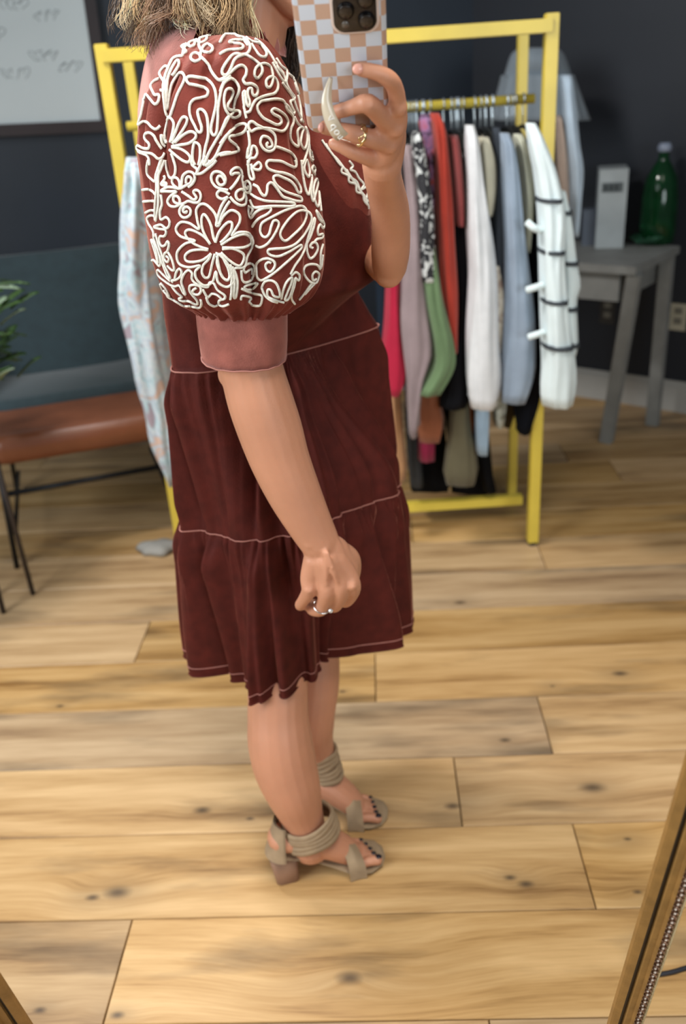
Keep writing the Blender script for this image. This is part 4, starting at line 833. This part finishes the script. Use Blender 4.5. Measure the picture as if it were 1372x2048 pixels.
# striped cardigan at the end of the rail
WS = clothm('white_rib_knit', (220, 234, 236), .05)
gs = garment('cardigan', 'white cardigan with thin black stripes at right end of rail', 'cardigan', WS, [(246, 1052, 1070), (290, 1058, 1090), (350, 1070, 1112), (430, 1078, 1128), (520, 1080, 1124), (620, 1084, 1132), (720, 1086, 1146), (770, 1082, 1148), (808, 1086, 1142)], Y0=2.40, dep=.06, seed=15)
fr2 = [(380, 1112, 1126), (440, 1116, 1140), (520, 1118, 1150), (565, 1118, 1158), (600, 1116, 1150), (690, 1116, 1154), (705, 1116, 1150)]
obj('sleeve', fixn(loft([edgering(y, L_, R_, 2.475, .05, n=28, pw=2.3, fold=lambda a, yy: .04*math.sin(5*a+yy*.02)) for y, L_, R_ in interp_rows(fr2, np.linspace(380, 705, 18))])), WS, gs)
for yy, L_, R_, Yd, dp in ((398, 1076, 1121, 2.40, .062), (500, 1080, 1125, 2.40, .063), (598, 1084, 1131, 2.40, .063), (688, 1086, 1143, 2.40, .063), (422, 1116, 1138, 2.475, .053), (522, 1118, 1152, 2.475, .053), (612, 1116, 1151, 2.475, .053), (684, 1116, 1154, 2.475, .053)):
    R = [edgering(yy+k, L_-2, R_+2, Yd, dp+.002, n=32, pw=2.3, fold=None) for k in (-4, 0, 4)]
    obj('stripe', fixn(loft(R)), mat('black_stripe_yarn', srgb(58, 64, 70), .8), gs)
for i_, (y, x0, x1) in enumerate(((462, 1054, 1082), (572, 1054, 1086), (666, 1058, 1088))):
    obj('loose_tie', tube(catmull([WY(x1, y-2, 2.38), WY((x0+x1)/2, y+(-6 if i_ == 0 else 3), 2.37), WY(x0, y+(-18 if i_ == 0 else 8), 2.38)], 5), .0095, 8), WS, gs)
# right of the post, hanging behind
G('blouse', 'blush blouse hanging behind the rack post', 'blouse', clothm('blush_cotton', (176, 156, 142)), [(230, 1104, 1120), (300, 1106, 1130), (380, 1112, 1134), (430, 1118, 1134)], Y0=2.98, dep=.05, slab=False, seed=16)
G('shirt', 'pale blue shirt hanging right of the yellow post', 'shirt', clothm('pale_blue_cotton', (186, 204, 220)), [(150, 1118, 1140), (200, 1120, 1146), (280, 1126, 1154), (340, 1132, 1164), (400, 1136, 1160), (470, 1138, 1154)], Y0=2.98, dep=.06, slab=False, seed=17)
# lower hanging hems
for nm, lb, ct, mm, rows, yy in (
    ('trousers', 'navy trousers leg beside the bare elbow', 'trousers', clothm('navy_twill', (24, 34, 46)), [(540, 752, 778), (620, 754, 776), (690, 756, 776)], 2.60),
    ('sweater', 'crimson sweater hanging beside the dress waist', 'sweater', clothm('crimson_knit', (168, 14, 52)), [(560, 772, 800), (640, 770, 806), (720, 764, 816), (760, 768, 812), (788, 776, 798)], 2.55),
    ('skirt', 'long tan skirt hanging low beside the dress', 'skirt', clothm('tan_suede', (172, 128, 88)), [(600, 770, 796), (760, 774, 800), (850, 780, 804), (930, 786, 812), (956, 788, 810)], 2.64),
    ('skirt', 'terracotta skirt under the olive jacket', 'skirt', clothm('terracotta', (142, 84, 56)), [(640, 838, 872), (780, 832, 878), (840, 832, 888), (880, 838, 880)], 2.63),
    ('skirt', 'small crimson hem below the terracotta skirt', 'skirt', clothm('dark_crimson', (140, 26, 62)), [(800, 842, 862), (870, 836, 868), (918, 836, 868)], 2.70),
    ('trousers', 'dark grey trousers hanging low left of crimson hem', 'trousers', clothm('dark_grey_twill', (62, 64, 66)), [(720, 814, 836), (880, 816, 840), (970, 820, 846)], 2.74),
    ('trousers', 'grey trousers hem between terracotta and orange hems', 'trousers', clothm('mid_grey', (84, 80, 82)), [(700, 890, 920), (820, 900, 926), (890, 896, 918)], 2.72),
    ('top', 'orange hem peeking above the olive skirt', 'top', clothm('burnt_orange', (170, 100, 50)), [(740, 918, 942), (840, 922, 946), (888, 928, 942)], 2.70),
    ('skirt', 'olive khaki skirt hanging lowest near the bottom bar', 'skirt', clothm('khaki', (98, 92, 70)), [(780, 902, 936), (890, 894, 950), (940, 886, 956), (966, 892, 950)], 2.66),
    ('jeans', 'light blue denim hem below the white sweater', 'jeans', clothm('light_denim', (150, 172, 190)), [(700, 948, 976), (830, 950, 978), (905, 954, 974)], 2.62),
    ('trousers', 'black trousers hem reaching lowest near the rack end', 'trousers', clothm('black_twill', (11, 11, 14)), [(780, 950, 974), (900, 952, 976), (980, 968, 992)], 2.72),
    ('blouse', 'cream printed hem beside the light denim', 'blouse', pattern('cream_print', [(120, 116, 100), (176, 176, 160), (190, 190, 178)], 30), [(700, 982, 1006), (800, 984, 1012), (850, 990, 1006)], 2.64),
    ('dress', 'long black dress added for dark garments and shade behind terracotta and crimson hems', 'dress', clothm('gap_shade_left', (9, 9, 12)), [(600, 806, 856), (800, 812, 884), (978, 820, 900)], 2.80),  # added: dark clothes and floor shade behind the hems put into black cloth
    ('dress', 'long black dress added for dark garments and shade behind orange and olive hems', 'dress', clothm('gap_shade_right', (11, 10, 12)), [(600, 880, 930), (800, 890, 966), (982, 905, 985)], 2.83),  # added likewise, black cloth standing for dark clothes and shade further right
    ('shirt', 'dark navy hem below the grey blue sweatshirt', 'shirt', clothm('dark_navy', (9, 15, 30)), [(700, 1020, 1056), (800, 1026, 1062), (858, 1034, 1056)], 2.62),
    ('skirt', 'dark taupe hem right of the light denim', 'skirt', clothm('dark_taupe', (76, 68, 52)), [(700, 1000, 1030), (800, 1002, 1034), (850, 1006, 1020)], 2.72)):
    p = (WY(rows[0][1], rows[0][0], yy)+WY(rows[0][2], rows[0][0], yy))/2
    t = garment(nm, lb, ct, mm, [(300, rows[0][1]+4, rows[0][2]-4)]+rows, Y0=yy, dep=.045, slab=False, seed=int(yy*100)+rows[0][0])
    hanger(WY((rows[0][1]+rows[0][2])/2, 300, yy)[0], hlab(lb))
# left side pale patterned dress
PB = pattern('pale_blue_floral', [(164, 150, 160), (176, 204, 212), (204, 212, 216), (176, 192, 206), (206, 178, 162)], 16)
G('dress', 'long pale blue floral dress hanging at left end of rail', 'dress', PB, [(315, 252, 290), (360, 250, 300), (430, 246, 306), (520, 244, 310), (600, 246, 318), (680, 262, 330), (760, 276, 344), (820, 296, 352), (880, 306, 356), (960, 340, 360)], Y0=2.455, dep=.07, seed=31, wob=.22)
G('blouse', 'pale grey blouse hanging behind the floral dress', 'blouse', clothm('pale_grey_cotton', (150, 160, 168)), [(300, 290, 320), (400, 286, 330), (560, 290, 340)], Y0=2.62, dep=.06, seed=32)
for x in (-.42, -.33, -.24, .05, .12, .19, .26, .40): 
    pass
# grey tiered capelet on the far wall
GT = clothm('pale_grey_tulle', (132, 142, 150), .06)
cp = garment('capelet', 'pale grey two tier flared capelet hung on far wall behind rack', 'capelet', GT, [(96, 1040, 1110), (110, 1024, 1124), (150, 1012, 1140), (152, 1008, 1142)], Y0=3.70, dep=.10, slab=False, seed=41, wob=.05)
obj('panel', fixn(loft([edgering(y, L_, R_, 3.72, .12, n=64, pw=2.2, fold=lambda a, yy: .04*math.sin(17*a)) for y, L_, R_ in interp_rows([(150, 1006, 1144), (190, 996, 1158), (240, 984, 1176)], np.linspace(150, 240, 10))])), GT, cp)

# ------------------------------------------------------------------ armchair at left
ca, sa = math.cos(math.radians(17)), math.sin(math.radians(17)); O = np.array([-1.13, 2.66, 0])
def CH(u, v, z): return O+np.array([ca*u-sa*v, sa*u+ca*v, z])     # u along the front, v to the back
TEAL = mat('dark_teal_cloth', srgb(38, 56, 62), .85, scale=30, var=.12, bump=.3, Sheen_Weight=.3); LEA = mat('brown_leather', srgb(128, 76, 50), .36, scale=10, var=.14, bump=.2, bscale=80); BLK = mat('black_metal', srgb(26, 27, 30), .4, .5)
chair = thing('armchair', 'low chair with dark teal back and brown leather seat, left edge', 'chair', tuple(O))
WC = .60
def cushion(u0, u1, v0, v1, z0, z1, b=.04, bulge=.02):
    R = []
    for k in range(9):
        a = math.pi*(k/8-.5); zz = (z0+z1)/2+(z1-z0)/2*math.sin(a); ins = b*(1-math.cos(a)); cu = (u0+u1)/2; cv = (v0+v1)/2
        R.append([CH(cu+x, cv+y, zz) for x, y in rrect(u1-u0-2*ins, v1-v0-2*ins, max(.07-ins*.3, .02), 6)])
    return fixn(loft(R))
obj('seat_cushion', cushion(-.02, WC, -.04, .36, .37, .47, .035), LEA, chair, label='brown leather front of the seat')
obj('seat', cushion(0, WC-.02, .25, .66, .40, .50, .03), TEAL, chair)
bk = []
for k in range(10):
    t = k/9; z = .44+t*.46; v = .60+t*.14; th2 = .05*(1-.4*t)
    bk.append([CH(WC/2+(WC/2)*x*(1-.03*t), v+th2*y+.03*(x*x), z+.012*(1 if k == 9 else 0)) for x, y in [(math.cos(a)*abs(math.cos(a))**-.6 if abs(math.cos(a)) > 1e-3 else 0, math.sin(a)) for a in np.linspace(0, 2*math.pi, 41)[:-1]]])
obj('backrest', fixn(loft(bk)), TEAL, chair)
for s, u in ((0, -.02), (1, WC-.02)):
    obj('side_wing', fixn(loft([[CH(u+.025*math.cos(a)*1.0, v, z0+hh*math.sin(a)) for a in np.linspace(0, 2*math.pi, 21)[:-1]] for v, z0, hh in ((.22, .47, .03), (.34, .50, .06), (.5, .56, .12), (.64, .62, .19))])), TEAL, chair)
for u, v, u2, v2 in ((.02, .0, .0, -.02), (WC-.04, .0, WC-.02, -.02), (.03, .58, .0, .66), (WC-.05, .58, WC-.02, .66)):
    obj('leg', tube([CH(u2, v2, 0.0), CH(u, v, .39)], .009, 10), BLK, chair)
obj('front_rail', tube([CH(.02, 0, .265), CH(WC-.04, 0, .265)], .010, 8), BLK, chair); obj('front_rail', tube([CH(.02, 0, .38), CH(WC-.04, 0, .38)], .010, 8), BLK, chair)
obj('side_rail', tube([CH(.02, 0, .12), CH(.03, .58, .12)], .007, 8), BLK, chair); obj('side_rail', tube([CH(WC-.04, 0, .12), CH(WC-.05, .58, .12)], .007, 8), BLK, chair)
obj('underframe', fixn(box(tuple(CH(.28, .3, .375)), (.5, .5, .03), .01, Matrix.Rotation(math.radians(17), 3, 'Z'))), BLK, chair)
# leafy plant at left edge, on a small stand
pp = WY(-98, 752, 2.42); plant = thing('potted_plant', 'leafy green potted plant cut off by left edge, in front of chair', 'plant', (pp[0], pp[1], 0))
px_, py_, pz_ = pp
obj('plant_stand', merge(fixn(tube([(px_, py_, pz_-.20), (px_, py_, pz_-.18)], [.08, .08], 28)), *[tube([(px_+.07*math.cos(a), py_+.07*math.sin(a), 0), (px_+.06*math.cos(a), py_+.06*math.sin(a), pz_-.19)], .008, 8) for a in (0.5, 2.6, 4.7)]), mat('dark_wood_stand', srgb(50, 40, 34), .6), plant)
obj('pot', fixn(loft([[(px_+r*math.cos(a), py_+r*math.sin(a), pz_+z) for a in np.linspace(0, 6.283, 29)[:-1]] for r, z in ((.05, -.18), (.06, -.17), (.075, -.06), (.078, -.05), (.07, -.05), (.068, -.07))])), mat('white_pot', srgb(190, 188, 180), .4), plant)
LEAF = [mat('leaf_green', srgb(70, 104, 46), .45, scale=30, var=.3), mat('leaf_pale', srgb(128, 150, 122), .5, scale=30, var=.25)]
def leaf(p, d, ln, wd):
    d = np.array(d, float); d /= np.linalg.norm(d); s = np.cross(d, [0, 0, 1.]); s /= np.linalg.norm(s)+1e-9; n = np.cross(s, d); R = []
    for k in range(7):
        t = k/6; w_ = wd*math.sin(math.pi*min(1, t*.95+.03))**.8+.0008; c = np.array(p)+d*ln*t+np.array([0, 0, -.25*ln*t*t]); R.append([c-s*w_+n*.004, c+n*.0, c+s*w_+n*.004, c-n*.0008])
    return fixn(loft(R))
for i in range(170):
    a = rng.uniform(0, 6.28); e = rng.uniform(-.1, 1.2); q0 = np.array([px_, py_, pz_-.04])+np.array([math.cos(a)*.06, math.sin(a)*.06, rng.uniform(0, .12)])*rng.uniform(.5, 3.3)
    obj('leaf', leaf(q0, (math.cos(a), math.sin(a), e), rng.uniform(.07, .12), rng.uniform(.024, .036)), LEAF[i % 4 == 0], plant)
obj('stems', merge(*[tube(catmull([(px_, py_, pz_-.07), (px_+.03*math.cos(a), py_+.03*math.sin(a), pz_), (px_+.08*math.cos(a), py_+.08*math.sin(a), pz_+.09)], 4), .002, 5) for a in np.linspace(0, 5.6, 9)]), LEAF[0], plant)
# pale crumpled cloth on the floor behind
pc = WH(316, 1092, .02); tag(obj('floor_cloth', fixn(loft([[np.array([pc[0], pc[1], 0])+np.array([r*1.5*math.cos(a)*(1+.2*math.sin(3*a)), r*math.sin(a)*(1+.15*math.cos(5*a)), z]) for a in np.linspace(0, 6.283, 29)[:-1]] for r, z in ((.04, .0), (.05, .012), (.042, .026), (.02, .034))])), mat('pale_cloth', srgb(150, 148, 142), .8)), 'small pale crumpled cloth on floor left behind the dress', 'cloth')

# ------------------------------------------------------------------ grey table at right
d3 = np.array([dR[0], dR[1], 0]); w3 = np.array([-nR[0], -nR[1], 0])
GREY = mat('weathered_grey_wood', srgb(132, 134, 132), .6, scale=12, var=.12, bump=.2, stretch=(1, 1, 1)); TZ = .75
nc = WH(1272, 534, TZ)                                    # nearest corner of the top
table = thing('side_table', 'weathered grey wooden table with splayed legs against dark wall at right', 'table', (nc[0], nc[1], 0))
TL, TWd = .95, .46
obj('tabletop', quadslab(nc-d3*TL-vv*.03, d3, w3, vv, TL, TWd, .03), GREY, table, smooth=False)
o_ = nc-d3*(TL-.06)+w3*.03-vv*.14
obj('apron', quadslab(o_, d3, w3, vv, TL-.13, .02, .11), GREY, table, smooth=False); obj('apron', quadslab(o_+w3*(TWd-.08), d3, w3, vv, TL-.13, .02, .11), GREY, table, smooth=False)
obj('apron', quadslab(nc-d3*.09+w3*.04-vv*.14, d3, w3, vv, .02, TWd-.1, .11), GREY, table, smooth=False)
def leg(tp, bt): obj('leg', bar(bt, tp, .052, .040, .003, up=tuple(w3)), GREY, table, smooth=False)
b1 = WH(1212, 884, 0); leg(nc-d3*.012+w3*.03-vv*.03, b1)
leg(nc-d3*.03+w3*(TWd-.05)-vv*.03, nc-d3*.02+w3*(TWd-.06)-vv*TZ)
leg(nc-d3*(TL-.08)+w3*.05-vv*.03, nc-d3*(TL-.02)+w3*.02-vv*TZ); leg(nc-d3*(TL-.08)+w3*(TWd-.06)-vv*.03, nc-d3*(TL-.02)+w3*(TWd-.04)-vv*TZ)
# white box device
bx = WH(1190, 497, TZ); dv = thing('air_purifier', 'tall pale grey box appliance on the grey table', 'appliance', tuple(bx))
Rz = math.radians(-14); e1 = np.array([math.cos(Rz), math.sin(Rz), 0]); e2 = np.array([-math.sin(Rz), math.cos(Rz), 0]); hb = WY(1192, 340, bx[1])[2]-TZ; wb_ = abs(WY(1243, 500, bx[1])[0]-bx[0])
vf = quadslab(bx, e1, e2, vv, wb_, .17, hb); obj('housing', vf, mat('pale_plastic', srgb(168, 176, 178), .45), dv, smooth=False)
obj('display_panel', quadslab(bx+e1*.012+vv*(hb-.085)-e2*.003, e1, e2, vv, wb_-.03, .004, .035), mat('display_dark', srgb(84, 92, 94), .3), dv, smooth=False)
for k in range(3): obj('display_digit', quadslab(bx+e1*(.022+k*.020)+vv*(hb-.078)-e2*.004, e1, e2, vv, .010, .002, .020), mat('digit_dark', srgb(40, 46, 48), .3), dv, smooth=False)
# green bottle
bt = WH(1312, 487, TZ); bt = bt+w3*.0; green = thing('glass_bottle', 'big dark green glass bottle on grey table by the wall', 'bottle', tuple(bt))
GL = mat('green_glass', srgb(22, 78, 42), .08, 0, scale=20, var=.3, Transmission_Weight=.55, IOR=1.45)
zt = WY(1320, 290, bt[1])[2]-TZ
obj('glass', fixn(loft([[bt+np.array([r*math.cos(a), r*math.sin(a), z*zt]) for a in np.linspace(0, 6.283, 33)[:-1]] for r, z in ((.055, 0), (.068, .03), (.072, .2), (.07, .5), (.06, .68), (.035, .8), (.02, .86), (.018, .94))])), GL, green)
obj('stopper', fixn(loft([[bt+np.array([r*math.cos(a), r*math.sin(a), z*zt]) for a in np.linspace(0, 6.283, 21)[:-1]] for r, z in ((.018, .93), (.026, .94), (.028, .98), (.02, 1.02))])), mat('clear_stopper', srgb(150, 160, 180), .1), green)
sc0 = WH(1290, 492, TZ); suc = thing('succulent', 'low cluster of green glass-like leaves at the bottle foot', 'plant', tuple(sc0))
for i in range(34):
    a = rng.uniform(0, 6.28); r = rng.uniform(0, .045); q0 = sc0+np.array([r*math.cos(a), r*math.sin(a)*.8, .01]); obj('leaf', leaf(q0, (math.cos(a), math.sin(a), 1.1), .06, .014), mat('succulent_green', srgb(58, 110, 82), .3, scale=30, var=.35), suc)
# small box left
sb = WH(1163, 492, TZ); tag(obj('small_box', merge(quadslab(sb, e1, e2, vv, .07, .07, .13), quadslab(sb-e1*.002-e2*.002+vv*.13, e1, e2, vv, .074, .074, .012)), mat('grey_blue_card', srgb(86, 94, 106), .6), smooth=False), 'small grey blue box on grey table beside striped cardigan', 'box')
# ------------------------------------------------------------------ leaning mirror frame
GF = mat('antique_gold', srgb(160, 124, 70), .45, .35, scale=40, var=.18, bump=.3, bscale=200); GD = mat('bronze_carving', srgb(158, 122, 98), .28, .45, scale=40, var=.2); FB = mat('black_groove', srgb(18, 20, 24), .35); ROPE = mat('pale_gold_rope', srgb(226, 206, 160), .35, .4)
mir = thing('mirror_frame', 'ornate gold leaning mirror frame with black inlay and rope edge', 'mirror', (0, .72, 0))
dnv = ray(822, 3320); dnv /= np.linalg.norm(dnv); upv = -dnv
YM = .60
def plane_pt(px, py):       # point of the frame plane seen at a photo position
    n = np.cross(upv, np.array([1, 0.0, 0])); n /= np.linalg.norm(n); o = WY(690, 1900, YM+.0); r = ray(px, py); return CC+r*(((o-CC)@n)/(r@n))
nM = np.cross(np.array([1., 0, 0]), upv); nM /= np.linalg.norm(nM)
if nM[1] > 0: nM = -nM
def rail(pa, pb, sgn):
    """pa,pb: two points on the inner edge; sgn: direction in which the moulding widens"""
    t = (pb-pa)/np.linalg.norm(pb-pa); s = np.cross(t, nM); s /= np.linalg.norm(s); s = s*(1 if s@np.array([sgn, 0, 0]) > 0 else -1)
    pa = pa-t*((pa[2]-.03)/t[2]); pb = pa+t*((1.95-pa[2])/t[2]) if True else pb
    L = np.linalg.norm(pb-pa)
    def strip(prof, m, name, **k):
        A = [pa+s*x*.6+nM*z*.7 for x, z in prof]; B = [pb+s*x*.6+nM*z*.7 for x, z in prof]
        return obj(name, fixn(loft([A, B])), m, mir, smooth=False, **k)
    strip([(0, -.004), (0, .004), (.004, .006), (.013, .009), (.014, .007), (.014, -.004)], GF, 'inner_moulding')
    strip([(.0138, -.004), (.0138, .0050), (.0222, .0050), (.0222, -.004)], FB, 'black_inlay')
    strip([(.0220, -.004), (.0220, .009), (.0240, .0105), (.033, .012), (.0345, .016), (.037, .017), (.0385, .014), (.039, -.004)], GF, 'outer_moulding')
    c = strip([(.0385, -.004), (.0385, .011), (.044, .008), (.051, .010), (.0545, .007), (.0545, -.004)], GD, 'carved_band')
    parts = []; n = int(L/.0085)
    for i in range(n):
        p = pa+t*(i+.5)*.0085+s*.0278+nM*.0078
        big = i % 2 == 0
        parts.append(ball(p, (.0034 if big else .0022, .0026, .0026 if big else .0018), 8)); parts.append(ball(p+s*.0036+t*.0036, (.0014, .0018, .002), 6)); parts.append(ball(p-s*.003+t*.004, (.0011, .002, .0015), 6))
    o = obj('carved_beads', merge(*parts), GD, mir); o['kind'] = 'stuff'
    o = obj('highlight_beads', merge(*[ball(pa+t*(i+.5)*.0085+s*(.0278 if i % 2 else .0268)+nM*.0100, (.0017, .0013, .0012), 8) for i in range(n)]), mat('painted_highlight', srgb(236, 222, 208), .3, .2), mir); o['kind'] = 'stuff'  # highlights of the carving painted as pale bead tips
    rp = []; ctr = [pa+t*q+s*.0347+nM*.005 for q in np.linspace(0, L, 40)]
    obj('rope_core', tube(ctr, .0022, 8), GD, mir)
    tw = []
    m_ = int(L/.0034)
    for i in range(m_):
        q = pa+t*i*.0034+s*.0347+nM*.005; tw.append(tube([q-s*.0020-t*.0011+nM*.001, q+nM*.0030, q+s*.0020+t*.0011+nM*.001], .00095, 5))
    o = obj('rope_twists', merge(*tw), ROPE, mir); o['kind'] = 'stuff'
    return pa, pb, s
ra = plane_pt(1216, 2048); rb_ = plane_pt(1372, 1518); r0 = rail(ra, rb_, 1)
la = plane_pt(62, 2048); lb_ = plane_pt(0, 1952); l0 = rail(la, lb_, -1)
def xbar(a, b, z):
    obj('cross_moulding', merge(bar(a, b, .05, .018, .003, up=tuple(nM)), bar(a+upv*.03, b+upv*.03, .012, .022, .002, up=tuple(nM))), GF, mir, smooth=False)
xbar(l0[0]-np.array([.05, 0, 0])+upv*.0, r0[0]+np.array([.05, 0, 0])+upv*.0, 0); xbar(l0[1]-np.array([.05, 0, 0]), r0[1]+np.array([.05, 0, 0]), 1)
# cable on the floor right of the frame
cb_ = [WH(1262, 1960, .004), WH(1300, 1952, .004), WH(1335, 1946, .004), WH(1352, 1942, .004), WH(1372, 1936, .004), WH(1420, 1925, .004), WH(1500, 1930, .004)]
tag(obj('cable', tube(catmull(cb_, 6), .004, 8), mat('black_cable', srgb(30, 32, 40), .5)), 'black cable on floor right of the gold frame', 'cable')
